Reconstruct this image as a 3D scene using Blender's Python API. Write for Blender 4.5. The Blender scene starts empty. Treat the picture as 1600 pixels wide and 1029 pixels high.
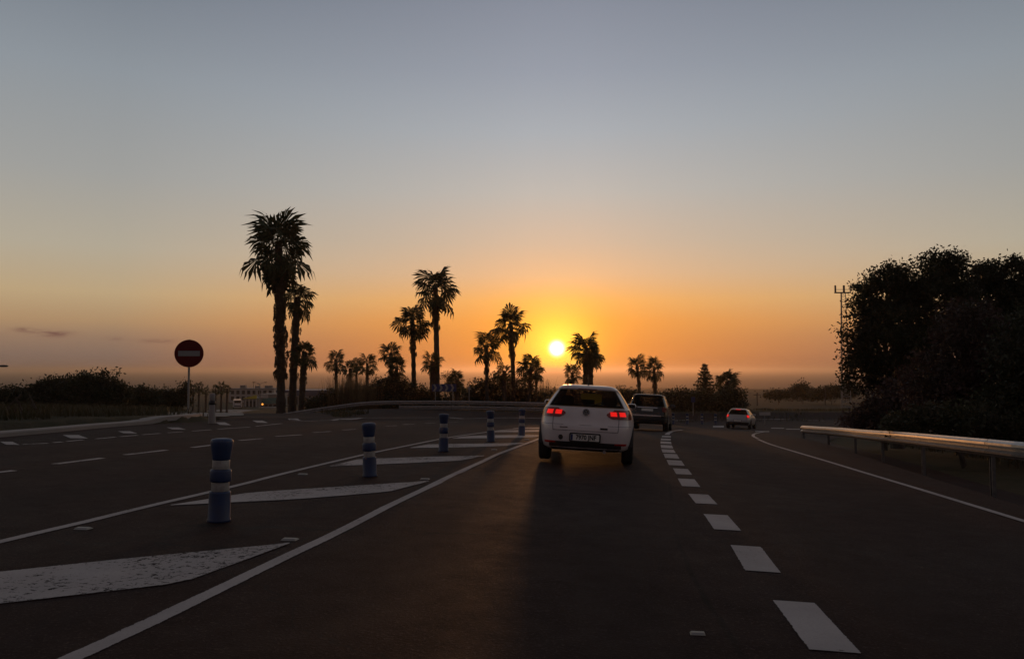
import bpy, math, random
import numpy as np
from mathutils import Vector, Matrix, Euler
random.seed(7); rng = np.random.default_rng(11)
SC = bpy.context.scene; COL = SC.collection
R = math.radians

# ------------------------------------------------------------------ camera, sky, sun, exposure
F = 1230.0                      # focal length in photo pixels (photo 1600 x 1029)
HOR = 577.5                     # row of the sea horizon
CAMZ = 1.28
PITCH = math.atan((HOR - 514.5) / F)
cam = bpy.data.cameras.new('camera'); cam_o = bpy.data.objects.new('camera', cam); COL.objects.link(cam_o)
cam.sensor_width = 36.0; cam.lens = 36.0 * F / 1600.0
cam.clip_start = 0.05; cam.clip_end = 200000
cam_o.location = (0, 0, CAMZ); cam_o.rotation_euler = (math.pi / 2 + PITCH, 0, 0)
SC.camera = cam_o

SUN_AZ = math.atan((870 - 800) / F); SUN_EL = R(1.55)
sun_dir = Vector((math.sin(SUN_AZ) * math.cos(SUN_EL), math.cos(SUN_AZ) * math.cos(SUN_EL), math.sin(SUN_EL)))

def lin(c):
    return tuple(((v / 255) / 12.92 if v / 255 <= 0.04045 else ((v / 255 + 0.055) / 1.055) ** 2.4) for v in c)

class NT:
    """small helper for node trees"""
    def __init__(s, tree): s.t = tree; s.n = tree.nodes; s.l = tree.links
    def new(s, typ, **kw):
        n = s.n.new(typ)
        for k, v in kw.items(): setattr(n, k, v)
        return n
    def link(s, a, b): s.l.new(a, b)
    def setin(s, node, key, v):
        if hasattr(v, 'is_linked') or isinstance(v, bpy.types.NodeSocket): s.l.new(v, node.inputs[key])
        else: node.inputs[key].default_value = v
    def math(s, op, a, b=0.0, c=0.0, clamp=False):
        n = s.new('ShaderNodeMath', operation=op, use_clamp=clamp)
        s.setin(n, 0, a); s.setin(n, 1, b); s.setin(n, 2, c); return n.outputs[0]
    def vmath(s, op, a, b=(0, 0, 0)):
        n = s.new('ShaderNodeVectorMath', operation=op)
        s.setin(n, 0, a); s.setin(n, 1, b)
        return n.outputs['Value'] if op in ('DOT_PRODUCT', 'LENGTH') else n.outputs[0]
    def maprange(s, v, a, b, c=0.0, d=1.0, smooth=False):
        n = s.new('ShaderNodeMapRange'); n.clamp = True
        if smooth: n.interpolation_type = 'SMOOTHSTEP'
        s.setin(n, 0, v); n.inputs[1].default_value = a; n.inputs[2].default_value = b
        n.inputs[3].default_value = c; n.inputs[4].default_value = d; return n.outputs[0]
    def ramp(s, v, stops, interp='LINEAR'):
        n = s.new('ShaderNodeValToRGB'); cr = n.color_ramp; cr.interpolation = interp
        while len(cr.elements) < len(stops): cr.elements.new(0.5)
        for e, (p, c) in zip(cr.elements, stops):
            e.position = p; e.color = (*c, 1) if len(c) == 3 else c
        s.setin(n, 0, v); return n.outputs[0]
    def mix(s, f, a, b, mode='MIX'):
        n = s.new('ShaderNodeMix', data_type='RGBA', blend_type=mode)
        s.setin(n, 0, f); s.setin(n, 6, a); s.setin(n, 7, b); return n.outputs[2]
    def noise(s, vec, scale, detail=3, rough=0.5, dist=0.0):
        n = s.new('ShaderNodeTexNoise'); s.setin(n, 'Vector', vec)
        n.inputs['Scale'].default_value = scale; n.inputs['Detail'].default_value = detail
        n.inputs['Roughness'].default_value = rough; n.inputs['Distortion'].default_value = dist
        return n.outputs['Fac']

def build_world():
    w = bpy.data.worlds.new('World'); SC.world = w; w.use_nodes = True
    t = NT(w.node_tree); t.n.clear()
    tc = t.new('ShaderNodeTexCoord'); d = t.vmath('NORMALIZE', tc.outputs['Generated'])
    sep = t.new('ShaderNodeSeparateXYZ'); t.link(d, sep.inputs[0])
    el = t.math('MULTIPLY', t.math('ARCSINE', sep.outputs[2]), 180 / math.pi)
    e01 = t.math('DIVIDE', t.math('ADD', el, 5.0), 95.0)          # -5..90 degrees -> 0..1
    P = lambda deg: (deg + 5) / 95.0
    front = [(-5, (60, 38, 26)), (-0.3, (176, 104, 50)), (0.3, (207, 119, 50)), (1.2, (228, 136, 54)), (3.5, (244, 157, 66)), (5, (244, 174, 94)),
             (6.8, (228, 183, 139)), (9.1, (209, 184, 159)), (12.7, (191, 185, 177)), (17, (171, 175, 180)),
             (21, (153, 158, 169)), (26, (135, 140, 153)), (45, (100, 101, 106)), (90, (84, 80, 84))]
    side = [(-5, (50, 42, 38)), (-0.3, (108, 89, 82)), (0.9, (128, 106, 94)), (2.2, (152, 123, 100)), (3.2, (175, 142, 106)), (5, (189, 164, 127)),
            (8, (179, 169, 150)), (12.7, (160, 160, 157)), (19, (142, 149, 156)), (26, (113, 121, 133)),
            (45, (92, 93, 100)), (90, (84, 80, 84))]
    back = [(-5, (38, 34, 34)), (-0.2, (80, 67, 68)), (4, (95, 79, 79)), (12, (102, 89, 90)), (26, (96, 89, 93)),
            (50, (90, 86, 90)), (90, (84, 80, 84))]
    mk = lambda st: t.ramp(e01, [(P(a), lin(c)) for a, c in st])
    hv = t.new('ShaderNodeCombineXYZ'); t.link(sep.outputs[0], hv.inputs[0]); t.link(sep.outputs[1], hv.inputs[1])
    hd = t.vmath('NORMALIZE', hv.outputs[0])
    az = t.math('MULTIPLY', t.math('ARCCOSINE', t.vmath('DOT_PRODUCT', hd, (math.sin(SUN_AZ), math.cos(SUN_AZ), 0))), 180 / math.pi)
    c = t.mix(t.maprange(az, 2, 30, smooth=False), mk(front), mk(side))
    c = t.mix(t.maprange(az, 45, 150, smooth=True), c, mk(back))
    # small flat clouds low over the sea, to the left
    cl = None
    for (px, row, sx, sy, amp) in ((38, 515, .010, .0025, .8), (84, 521, .016, .0035, 1.0), (182, 528.5, .012, .002, .5),
                                   (229, 532.5, .009, .002, .55), (258, 532.5, .014, .0024, .6), (90, 582, .02, .002, .2), (1250, 560, .05, .002, .06)):
        a_ = math.atan((px - 800) / F); e_ = math.atan((HOR - row) / F) * math.cos(a_)
        fx = t.math('SUBTRACT', t.math('ARCTAN2', sep.outputs[0], sep.outputs[1]), a_)
        fy = t.math('SUBTRACT', t.math('ARCSINE', sep.outputs[2]), e_)
        q = t.math('ADD', t.math('POWER', t.math('ABSOLUTE', t.math('DIVIDE', fx, sx)), 2.0), t.math('POWER', t.math('ABSOLUTE', t.math('DIVIDE', fy, sy)), 2.0))
        g = t.math('MULTIPLY', t.math('EXPONENT', t.math('MULTIPLY', q, -1.0)), amp)
        cl = g if cl is None else t.math('ADD', cl, g)
    mp = t.new('ShaderNodeMapping'); t.link(d, mp.inputs[0]); mp.inputs['Scale'].default_value = (1, 1, 5)
    nz = t.maprange(t.noise(mp.outputs[0], 70, 4, .6), .36, .62)
    c = t.mix(t.math('MULTIPLY', cl, nz, clamp=True), c, (*lin((112, 78, 70)), 1))
    # glow round the sun and its disc
    ang = t.math('MULTIPLY', t.math('ARCCOSINE', t.math('MINIMUM', t.vmath('DOT_PRODUCT', d, tuple(sun_dir)), 0.9999999)), 180 / math.pi)
    def glow(sig, col, p=1.0):
        g = t.math('EXPONENT', t.math('MULTIPLY', t.math('POWER', t.math('DIVIDE', ang, sig), p), -1.0))
        n = t.new('ShaderNodeVectorMath', operation='SCALE'); n.inputs[0].default_value = col; t.link(g, n.inputs[3]); return n.outputs[0]
    tot = c
    for sig, col, p in ((2.1, (1.1, .80, .06), 1.5), (6.0, (.36, .12, .0), 1.4), (.54, (1.6, 1.6, 1.7), 4.0)):
        tot = t.vmath('ADD', tot, glow(sig, col, p))
    disc = t.maprange(ang, .36, .46, 5.0, 0.0, smooth=True)
    n = t.new('ShaderNodeVectorMath', operation='SCALE'); n.inputs[0].default_value = (1, .93, .75); t.link(disc, n.inputs[3])
    tot = t.vmath('ADD', tot, n.outputs[0])
    bg = t.new('ShaderNodeBackground'); t.link(tot, bg.inputs[0]); bg.inputs[1].default_value = 1.0
    out = t.new('ShaderNodeOutputWorld'); t.link(bg.outputs[0], out.inputs[0])
build_world()

sl = bpy.data.lights.new('sun', 'SUN'); so = bpy.data.objects.new('sun', sl); COL.objects.link(so)
sl.energy = 0.55; sl.angle = R(2.4); sl.color = (1.0, .42, .14)
so.rotation_euler = sun_dir.to_track_quat('Z', 'Y').to_euler()
so.location = (0, 0, 60)
vs = SC.view_settings; vs.view_transform = 'Standard'; vs.look = 'None'; vs.exposure = 0; vs.gamma = 1; vs.use_curve_mapping = False

# ------------------------------------------------------------------ ground shape
def catmull(pts, n=24):
    P = [np.array(p, float) for p in pts]; P = [2 * P[0] - P[1]] + P + [2 * P[-1] - P[-2]]
    out = []
    for i in range(1, len(P) - 2):
        for k in range(n):
            t = k / n
            out.append(.5 * (2 * P[i] + (P[i + 1] - P[i - 1]) * t + (2 * P[i - 1] - 5 * P[i] + 4 * P[i + 1] - P[i + 2]) * t * t
                             + (3 * P[i] - P[i - 1] - 3 * P[i + 1] + P[i + 2]) * t ** 3))
    out.append(P[-2]); return np.array(out)
MC = catmull([(-9, -90), (-7.0, -50), (-5.0, -25), (-3.2, -9), (-2.45, -2), (-2.05, 3), (-1.75, 6.5), (-1.15, 10.1), (.63, 19.4), (2.6, 28),
              (5.0, 37), (7.8, 45.5), (11.5, 53.5), (16.5, 60), (23, 64.5), (31, 67), (42, 68), (60, 68), (100, 66)], 14)
MT = np.gradient(MC, axis=0); MT /= np.linalg.norm(MT, axis=1)[:, None]
def u_of(x, y):
    x = np.atleast_1d(np.asarray(x, float)); y = np.atleast_1d(np.asarray(y, float)); u = np.empty(x.shape)
    for i in range(0, len(x), 4000):
        dx = x[i:i + 4000, None] - MC[None, :, 0]; dy = y[i:i + 4000, None] - MC[None, :, 1]
        k = np.argmin(dx * dx + dy * dy, axis=1); r = np.arange(len(k))
        cr = dx[r, k] * MT[k, 1] - dy[r, k] * MT[k, 0]
        u[i:i + 4000] = np.sign(cr) * np.sqrt(dx[r, k] ** 2 + dy[r, k] ** 2)
    return u
_py = np.arange(-120, 3200, 1.0)
_pv = np.interp(_py, [-120, -60, 0, 15, 25, 37, 50, 62, 75, 100, 200, 500, 1000, 1900, 2100, 3200],
                [-.6, -.6, 1.2, 1.65, 1.97, 2.75, 3.62, 4.42, 5.0, 5.7, 8.5, 14.5, 25, 43.5, 50, 80])
_k = np.exp(-.5 * (np.arange(-9, 10) / 3.5) ** 2); _k /= _k.sum()
_pv = np.convolve(np.pad(_pv, 9, mode='edge'), _k, 'valid')
def sst(v, a, b):
    t = np.clip((v - a) / (b - a), 0, 1); return t * t * (3 - 2 * t)
CF = 0.035
def zg(x, y):
    """height of the road / terrain surface"""
    x = np.atleast_1d(np.asarray(x, float)); y = np.atleast_1d(np.asarray(y, float))
    u = u_of(x, y); r = np.hypot(x, y)
    yy = np.where(y > 0, y + np.maximum(0, r - y - 30) * .7, y)
    z = CAMZ - np.interp(yy, _py, _pv) - CF * np.clip(u, -13, 9) * (1 - sst(np.abs(y), 80, 140))
    near = 1 - sst(y, 46, 60)
    z = z - .40 * sst(u, 7.5, 9.0) * near
    z = z + 1.0 * sst(u, 12.5, 19) * (1 - sst(y, 34, 48))
    z = z + (.10 * sst(-u, 11.0, 11.4) + .25 * sst(-u, 13, 22)) * (1 - sst(y, 60, 90))
    lf = sst(-u, 7.5, 12)
    z = z + .55 * lf * sst(y, 42, 60) * (1 - sst(y, 78, 110)) - .95 * sst(-x, 9, 20) * sst(y, 44, 58) * (1 - sst(y, 70, 110))
    z = z - 1.0 * sst(-x, 12, 30) * sst(y, 60, 120) * (1 - sst(y, 500, 900))
    return z
def z1(x, y): return float(zg(x, y)[0])
cp, sp = math.cos(PITCH), math.sin(PITCH)
def ray(px, row):
    a = (px - 800) / F; b = (514.5 - row) / F
    return np.array((a, cp - b * sp, sp + b * cp))
def at(px, row, lo=1.5, hi=400.0):
    """ground point seen at a photo pixel"""
    d = ray(px, row); ts = np.geomspace(lo, hi, 700)
    f = CAMZ + d[2] * ts - zg(d[0] * ts, d[1] * ts)
    i = np.argmax(f < 0) if (f < 0).any() else len(ts) - 1
    a, b = ts[max(i - 1, 0)], ts[i]
    for _ in range(22):
        m = .5 * (a + b)
        if CAMZ + d[2] * m - z1(d[0] * m, d[1] * m) < 0: b = m
        else: a = m
    return np.array((d[0] * a, d[1] * a, CAMZ + d[2] * a))
def pt(px, row, dist):
    """point at a given forward distance that shows at a photo pixel"""
    d = ray(px, row); s = dist / d[1]
    return np.array((d[0] * s, dist, CAMZ + d[2] * s))

# ------------------------------------------------------------------ mesh helpers
class MB:
    def __init__(s): s.v = []; s.f = []
    def add(s, vs, fs):
        o = len(s.v); s.v.extend([tuple(map(float, p)) for p in vs]); s.f.extend([tuple(i + o for i in f) for f in fs]); return s
    def box(s, c, size, rz=0, tilt=None, taper=1.0):
        x, y, z = [q / 2 for q in size]; out = []
        m = Matrix.Rotation(rz, 3, 'Z')
        if tilt: m = m @ Euler(tilt).to_matrix()
        for k, (i, j) in ((0, (-1, -1)), (0, (1, -1)), (0, (1, 1)), (0, (-1, 1)), (1, (-1, -1)), (1, (1, -1)), (1, (1, 1)), (1, (-1, 1))):
            tt = taper if k else 1
            out.append(m @ Vector((i * x * tt, j * y * tt, z if k else -z)) + Vector(c))
        return s.add(out, [(3, 2, 1, 0), (4, 5, 6, 7), (0, 1, 5, 4), (1, 2, 6, 5), (2, 3, 7, 6), (3, 0, 4, 7)])
    def tube(s, pts, rad, n=8, cap=True):
        pts = [Vector(p) for p in pts]; rad = rad if hasattr(rad, '__len__') else [rad] * len(pts); rings = []
        up = Vector((0, 0, 1))
        for i, p in enumerate(pts):
            t = (pts[min(i + 1, len(pts) - 1)] - pts[max(i - 1, 0)]).normalized()
            a = t.cross(up) if abs(t.dot(up)) < .95 else t.cross(Vector((1, 0, 0)))
            a.normalize(); b = a.cross(t)
            rings.append([p + (a * math.cos(k * 2 * math.pi / n) + b * math.sin(k * 2 * math.pi / n)) * rad[i] for k in range(n)])
        v = [q for r_ in rings for q in r_]; f = []
        for i in range(len(pts) - 1):
            for k in range(n): f.append((i * n + k, i * n + (k + 1) % n, (i + 1) * n + (k + 1) % n, (i + 1) * n + k))
        if cap: f.append(tuple(range(n - 1, -1, -1))); f.append(tuple(range((len(pts) - 1) * n, len(pts) * n)))
        return s.add(v, f)
    def lathe(s, prof, n=20, c=(0, 0, 0), axis='z'):
        v = []; f = []
        for (r, z) in prof:
            for k in range(n):
                a = 2 * math.pi * k / n; p = (r * math.cos(a), r * math.sin(a), z)
                if axis == 'y': p = (p[0], p[2], p[1])
                if axis == 'x': p = (p[2], p[0], p[1])
                v.append((p[0] + c[0], p[1] + c[1], p[2] + c[2]))
        for i in range(len(prof) - 1):
            for k in range(n): f.append((i * n + k, i * n + (k + 1) % n, (i + 1) * n + (k + 1) % n, (i + 1) * n + k))
        f.append(tuple(range(n - 1, -1, -1))); f.append(tuple(range((len(prof) - 1) * n, len(prof) * n)))
        return s.add(v, f)
    def prism(s, poly, y0, y1):
        """polygon in x,z extruded along y"""
        n = len(poly); v = [(p[0], y0, p[1]) for p in poly] + [(p[0], y1, p[1]) for p in poly]
        f = [tuple(range(n)), tuple(range(2 * n - 1, n - 1, -1))] + [(i, n + i, n + (i + 1) % n, (i + 1) % n) for i in range(n)]
        return s.add(v, f)
    def mesh(s, name, smooth=False):
        me = bpy.data.meshes.new(name); me.from_pydata(s.v, [], s.f); me.validate()
        if smooth: me.shade_smooth()
        me.update(); return me
    def build(s, name, mat, parent=None, smooth=False, loc=None, bevel=0):
        return ob(name, s.mesh(name, smooth), mat, parent, loc, bevel)
def ob(name, me, mat=None, parent=None, loc=None, bevel=0):
    o = bpy.data.objects.new(name, me); COL.objects.link(o)
    if mat is not None and not me.materials: me.materials.append(mat)
    if parent is not None: o.parent = parent
    if loc is not None: o.location = loc
    if bevel:
        b = o.modifiers.new('bevel', 'BEVEL'); b.width = bevel; b.segments = 2; b.limit_method = 'ANGLE'
    return o
def npmesh(name, V, Fq, k=4, smooth=False):
    me = bpy.data.meshes.new(name); V = np.ascontiguousarray(V, np.float32); Fq = np.ascontiguousarray(Fq, np.int32)
    me.vertices.add(len(V)); me.vertices.foreach_set('co', V.ravel())
    me.loops.add(Fq.size); me.loops.foreach_set('vertex_index', Fq.ravel())
    me.polygons.add(len(Fq)); me.polygons.foreach_set('loop_start', np.arange(0, Fq.size, k, dtype=np.int32))
    me.update(calc_edges=True); me.validate()
    if smooth: me.shade_smooth()
    return me
def empty(name, loc, rz=0.0):
    o = bpy.data.objects.new(name, None); COL.objects.link(o); o.location = tuple(map(float, loc)); o.rotation_euler = (0, 0, rz)
    o.empty_display_size = .2; return o
def tag(o, label=None, cat=None, group=None, kind=None):
    if label: o['label'] = label
    if cat: o['category'] = cat
    if group: o['group'] = group
    if kind: o['kind'] = kind
    return o

# ------------------------------------------------------------------ materials
def mat(name, col, rough=.6, metal=0.0, spec=.5, coat=0.0, noise=None, bump=None, emit=None, trans=0.0):
    """principled; noise=(scale, colour2, lo, hi), bump=(scale, strength, distance)"""
    m = bpy.data.materials.new(name); m.use_nodes = True; t = NT(m.node_tree)
    b = t.n['Principled BSDF']
    b.inputs['Base Color'].default_value = (*col, 1); b.inputs['Roughness'].default_value = rough
    b.inputs['Metallic'].default_value = metal; b.inputs['Specular IOR Level'].default_value = spec
    if coat: b.inputs['Coat Weight'].default_value = coat; b.inputs['Coat Roughness'].default_value = .08
    tc = t.new('ShaderNodeTexCoord').outputs['Object']
    if noise:
        f = t.maprange(t.noise(tc, noise[0], 5, .6), noise[2], noise[3])
        t.link(t.mix(f, (*col, 1), (*noise[1], 1)), b.inputs['Base Color'])
    if bump:
        n = t.new('ShaderNodeBump'); n.inputs['Strength'].default_value = bump[1]; n.inputs['Distance'].default_value = bump[2]
        t.link(t.noise(tc, bump[0], 4, .6), n.inputs['Height']); t.link(n.outputs[0], b.inputs['Normal'])
    if emit: b.inputs['Emission Color'].default_value = (*emit[0], 1); b.inputs['Emission Strength'].default_value = emit[1]
    return m
def leaf_mat(name, col, col2, transl=.35, scale=1.2):
    m = bpy.data.materials.new(name); m.use_nodes = True; t = NT(m.node_tree); t.n.clear()
    tc = t.new('ShaderNodeTexCoord').outputs['Object']
    c = t.mix(t.maprange(t.noise(tc, scale, 4, .65), .35, .65), (*col, 1), (*col2, 1))
    d = t.new('ShaderNodeBsdfPrincipled'); t.link(c, d.inputs['Base Color']); d.inputs['Roughness'].default_value = .6; d.inputs['Specular IOR Level'].default_value = .25
    tr = t.new('ShaderNodeBsdfTranslucent'); t.link(c, tr.inputs[0])
    mx = t.new('ShaderNodeMixShader'); mx.inputs[0].default_value = transl
    t.link(d.outputs[0], mx.inputs[1]); t.link(tr.outputs[0], mx.inputs[2])
    o = t.new('ShaderNodeOutputMaterial'); t.link(mx.outputs[0], o.inputs[0]); return m
def glass_mat(name, tint, alpha):
    m = bpy.data.materials.new(name); m.use_nodes = True; t = NT(m.node_tree); t.n.clear()
    g = t.new('ShaderNodeBsdfPrincipled'); g.inputs['Base Color'].default_value = (*tint, 1); g.inputs['Roughness'].default_value = .06; g.inputs['Specular IOR Level'].default_value = .25
    tr = t.new('ShaderNodeBsdfTransparent'); tr.inputs[0].default_value = (.75, .7, .62, 1)
    mx = t.new('ShaderNodeMixShader'); mx.inputs[0].default_value = alpha
    t.link(g.outputs[0], mx.inputs[1]); t.link(tr.outputs[0], mx.inputs[2])
    o = t.new('ShaderNodeOutputMaterial'); t.link(mx.outputs[0], o.inputs[0]); return m
def asphalt_mat():
    m = bpy.data.materials.new('asphalt'); m.use_nodes = True; t = NT(m.node_tree); b = t.n['Principled BSDF']
    tc = t.new('ShaderNodeTexCoord').outputs['Object']
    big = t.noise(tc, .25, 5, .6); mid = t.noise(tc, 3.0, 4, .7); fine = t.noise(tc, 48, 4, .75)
    c = t.mix(t.maprange(big, .3, .7), (.0185, .0090, .0078, 1), (.028, .0136, .0118, 1))  # red cast of the sun glare is mixed into the asphalt tones
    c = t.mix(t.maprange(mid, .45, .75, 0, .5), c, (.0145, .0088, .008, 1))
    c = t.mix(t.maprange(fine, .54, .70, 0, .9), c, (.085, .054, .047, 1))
    # thin sealed cracks
    vo = t.new('ShaderNodeTexVoronoi', feature='DISTANCE_TO_EDGE'); vo.inputs['Scale'].default_value = .22
    dis = t.new('ShaderNodeTexNoise'); t.link(tc, dis.inputs['Vector']); dis.inputs['Scale'].default_value = 1.2; dis.inputs['Detail'].default_value = 4
    t.link(t.vmath('ADD', tc, t.vmath('MULTIPLY', dis.outputs['Color'], (1.2, 1.2, 0))), vo.inputs['Vector'])
    crack = t.maprange(vo.outputs['Distance'], .0015, .004, .7, 0)
    c = t.mix(crack, c, (.014, .013, .013, 1))
    # wheel tracks, worn darker and smoother, follow the lanes
    at_ = t.new('ShaderNodeAttribute'); at_.attribute_name = 'lane_u'; uu = at_.outputs['Fac']; tr = None
    for u0 in (.85, 2.55, 4.4, 6.0, -3.3, -5.0, -6.9, -8.6):
        g_ = t.maprange(t.math('ABSOLUTE', t.math('SUBTRACT', uu, u0)), .12, .55, 1, 0, True); tr = g_ if tr is None else t.math('MAXIMUM', tr, g_)
    tr = t.math('MULTIPLY', tr, t.maprange(big, .25, .75, .35, .9))
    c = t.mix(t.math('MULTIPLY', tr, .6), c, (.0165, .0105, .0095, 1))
    for u0 in (3.12, -1.25, -6.05):
        jn = t.maprange(t.math('ABSOLUTE', t.math('ADD', t.math('SUBTRACT', uu, u0), t.math('MULTIPLY', t.math('SUBTRACT', mid, .5), .06))), .012, .028, .75, 0)
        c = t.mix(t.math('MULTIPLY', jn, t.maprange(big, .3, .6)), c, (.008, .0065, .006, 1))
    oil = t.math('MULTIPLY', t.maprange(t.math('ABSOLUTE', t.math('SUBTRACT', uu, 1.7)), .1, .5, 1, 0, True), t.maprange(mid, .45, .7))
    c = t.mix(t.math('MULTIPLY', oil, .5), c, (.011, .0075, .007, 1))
    t.link(c, b.inputs['Base Color'])
    t.link(t.maprange(t.math('ADD', big, mid), .7, 1.3, .72, .9), b.inputs['Roughness'])
    b.inputs['Specular IOR Level'].default_value = .09
    n = t.new('ShaderNodeBump'); n.inputs['Strength'].default_value = .9; n.inputs['Distance'].default_value = .012
    t.link(fine, n.inputs['Height']); t.link(n.outputs[0], b.inputs['Normal']); return m
def paint_mat(name, base, wear):
    m = bpy.data.materials.new(name); m.use_nodes = True; t = NT(m.node_tree); b = t.n['Principled BSDF']
    tc = t.new('ShaderNodeTexCoord').outputs['Object']
    f = t.noise(tc, 22, 5, .75); g = t.noise(tc, 1.1, 3, .6); h = t.noise(tc, 60, 3, .7)
    w = t.maprange(t.math('ADD', f, t.math('MULTIPLY', g, .45)), wear, wear + .10)
    c = t.mix(t.maprange(g, .3, .7), (*base, 1), tuple(v * .74 for v in base) + (1,))
    c = t.mix(t.maprange(h, .5, .75, 0, .45), c, tuple(v * .5 for v in base) + (1,))
    t.link(c, b.inputs['Base Color'])
    b.inputs['Roughness'].default_value = .75; b.inputs['Specular IOR Level'].default_value = .25
    e = t.new('ShaderNodeAttribute'); e.attribute_name = 'inner'
    keep = t.maprange(t.math('ADD', e.outputs['Fac'], t.math('MULTIPLY', t.math('SUBTRACT', f, .5), 1.5)), .2, .5)
    keep = t.math('MULTIPLY', keep, t.math('SUBTRACT', 1.0, w), clamp=True)
    tr = t.new('ShaderNodeBsdfTransparent'); mx = t.new('ShaderNodeMixShader'); t.link(keep, mx.inputs[0]); t.link(tr.outputs[0], mx.inputs[1]); t.link(b.outputs[0], mx.inputs[2])
    t.link(mx.outputs[0], t.n['Material Output'].inputs[0]); return m
def ground_mat():
    m = bpy.data.materials.new('dry_grass_ground'); m.use_nodes = True; t = NT(m.node_tree); b = t.n['Principled BSDF']
    tc = t.new('ShaderNodeTexCoord').outputs['Object']
    c = t.mix(t.maprange(t.noise(tc, .06, 6, .65), .35, .65), (.052, .046, .025, 1), (.036, .036, .017, 1))
    c = t.mix(t.maprange(t.noise(tc, 1.5, 5, .7), .4, .7), c, (.066, .05, .032, 1))
    t.link(c, b.inputs['Base Color']); b.inputs['Roughness'].default_value = .95; b.inputs['Specular IOR Level'].default_value = .1
    n = t.new('ShaderNodeBump'); n.inputs['Strength'].default_value = .8; n.inputs['Distance'].default_value = .08
    t.link(t.noise(tc, 6, 5, .7), n.inputs['Height']); t.link(n.outputs[0], b.inputs['Normal']); return m
M = dict(stud=mat('stud_plastic', (.30, .28, .24), .6), darkchrome=mat('worn_chrome', (.20, .20, .20), .3, .8),
    
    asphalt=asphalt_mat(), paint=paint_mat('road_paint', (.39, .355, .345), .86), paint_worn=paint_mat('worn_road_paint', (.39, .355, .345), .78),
    ground=ground_mat(), kerb=mat('concrete_kerb', (.24, .22, .205), .85, noise=(3, (.22, .2, .19), .35, .65), bump=(30, .3, .01)),
    side=mat('pale_asphalt', (.20, .185, .17), .85, noise=(1, (.14, .13, .12), .35, .65)),
    sea=mat('sea_water', (.02, .022, .025), .7, spec=.08),
    zinc=mat('galvanised_steel', (.42, .41, .40), .38, .85, noise=(9, (.30, .29, .28), .35, .7), bump=(14, .15, .01)),
    post=mat('galvanised_post', (.16, .155, .15), .7, .3, noise=(9, (.10, .095, .09), .35, .7)), zincold=mat('weathered_steel', (.34, .32, .31), .55, .45, noise=(5, (.22, .205, .195), .35, .7), bump=(14, .15, .01)),
    blue=mat('blue_plastic', (.010, .030, .098), .5, noise=(7, (.020, .028, .062), .38, .72), bump=(30, .2, .004)), reflect=mat('reflective_band', (.36, .35, .33), .45, noise=(16, (.20, .185, .17), .35, .75)),
    red=mat('sign_red', (.11, .008, .010), .5, spec=.2), signwhite=mat('sign_white', (.26, .26, .255), .5, spec=.2), steel=mat('painted_steel', (.25, .24, .23), .5, .4),
    signblue=mat('sign_blue', (.015, .03, .12), .5),
    white=mat('white_car_paint', (.68, .62, .61), .28, coat=.5, noise=(2.2, (.60, .54, .53), .4, .7)), black=mat('black_car_paint', (.010, .009, .009), .25, coat=.25), silver=mat('silver_car_paint', (.34, .34, .34), .3, .2, coat=.6),
    trim=mat('black_plastic_trim', (.018, .017, .017), .55), tyre=mat('tyre_rubber', (.015, .015, .015), .8), rim=mat('alloy_rim', (.35, .35, .35), .35, .8),
    dark=mat('cabin_cloth', (.022, .02, .02), .9), glass=glass_mat('tinted_glass', (.012, .009, .007), .74), sglass=mat('dark_window_glass', (.01, .009, .008), .07),
    chrome=mat('chrome', (.6, .6, .6), .15, 1.0), lens=mat('red_lens', (.20, .008, .008), .2, coat=.5), lit=mat('lit_tail_lamp', (.22, .004, .004), .35, emit=((1, .012, .008), .72)),
    refl_red=mat('red_reflector', (.45, .02, .015), .3), plate=mat('plate_white', (.66, .65, .6), .5), ink=mat('plate_ink', (.02, .02, .02), .5), yellow=mat('yellow_piece', (.62, .48, .05), .8),
    trunk=mat('palm_trunk', (.07, .052, .04), .95, noise=(5, (.04, .03, .024), .35, .65), bump=(8, .8, .05)), bark=mat('bark', (.075, .06, .048), .95, bump=(9, .8, .05)),
    frond=leaf_mat('palm_frond', (.045, .055, .022), (.03, .038, .016), .30), dead=leaf_mat('dead_frond', (.09, .06, .035), (.06, .04, .025), .22),
    leaf=leaf_mat('tree_leaf', (.042, .048, .022), (.03, .03, .018), .25, .6), bush=leaf_mat('bush_leaf', (.04, .045, .02), (.05, .042, .024), .25, .8),
    bract=leaf_mat('dull_pink_bush', (.075, .042, .04), (.045, .034, .024), .25, .5), pine=leaf_mat('pine_needles', (.03, .036, .02), (.024, .028, .016), .2),
    straw=leaf_mat('straw_blades', (.20, .145, .08), (.12, .09, .05), .4), grass=leaf_mat('grass_blades', (.05, .046, .02), (.065, .052, .03), .3, .3),
    wall=mat('white_render', (.40, .375, .35), .85, noise=(2, (.40, .37, .35), .35, .65)), navy=mat('navy_cladding', (.03, .05, .10), .5), ywall=mat('yellow_fascia', (.50, .42, .05), .6),
    teal=mat('teal_fascia', (.04, .16, .16), .6), greywall=mat('grey_render', (.20, .19, .18), .85), win=mat('window_glass', (.03, .035, .04), .15),
    amber=mat('amber_lamp', (.5, .2, .03), .4, emit=((1, .35, .05), 1.6)), lampdark=mat('lamp_housing', (.05, .05, .05), .5))

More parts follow.
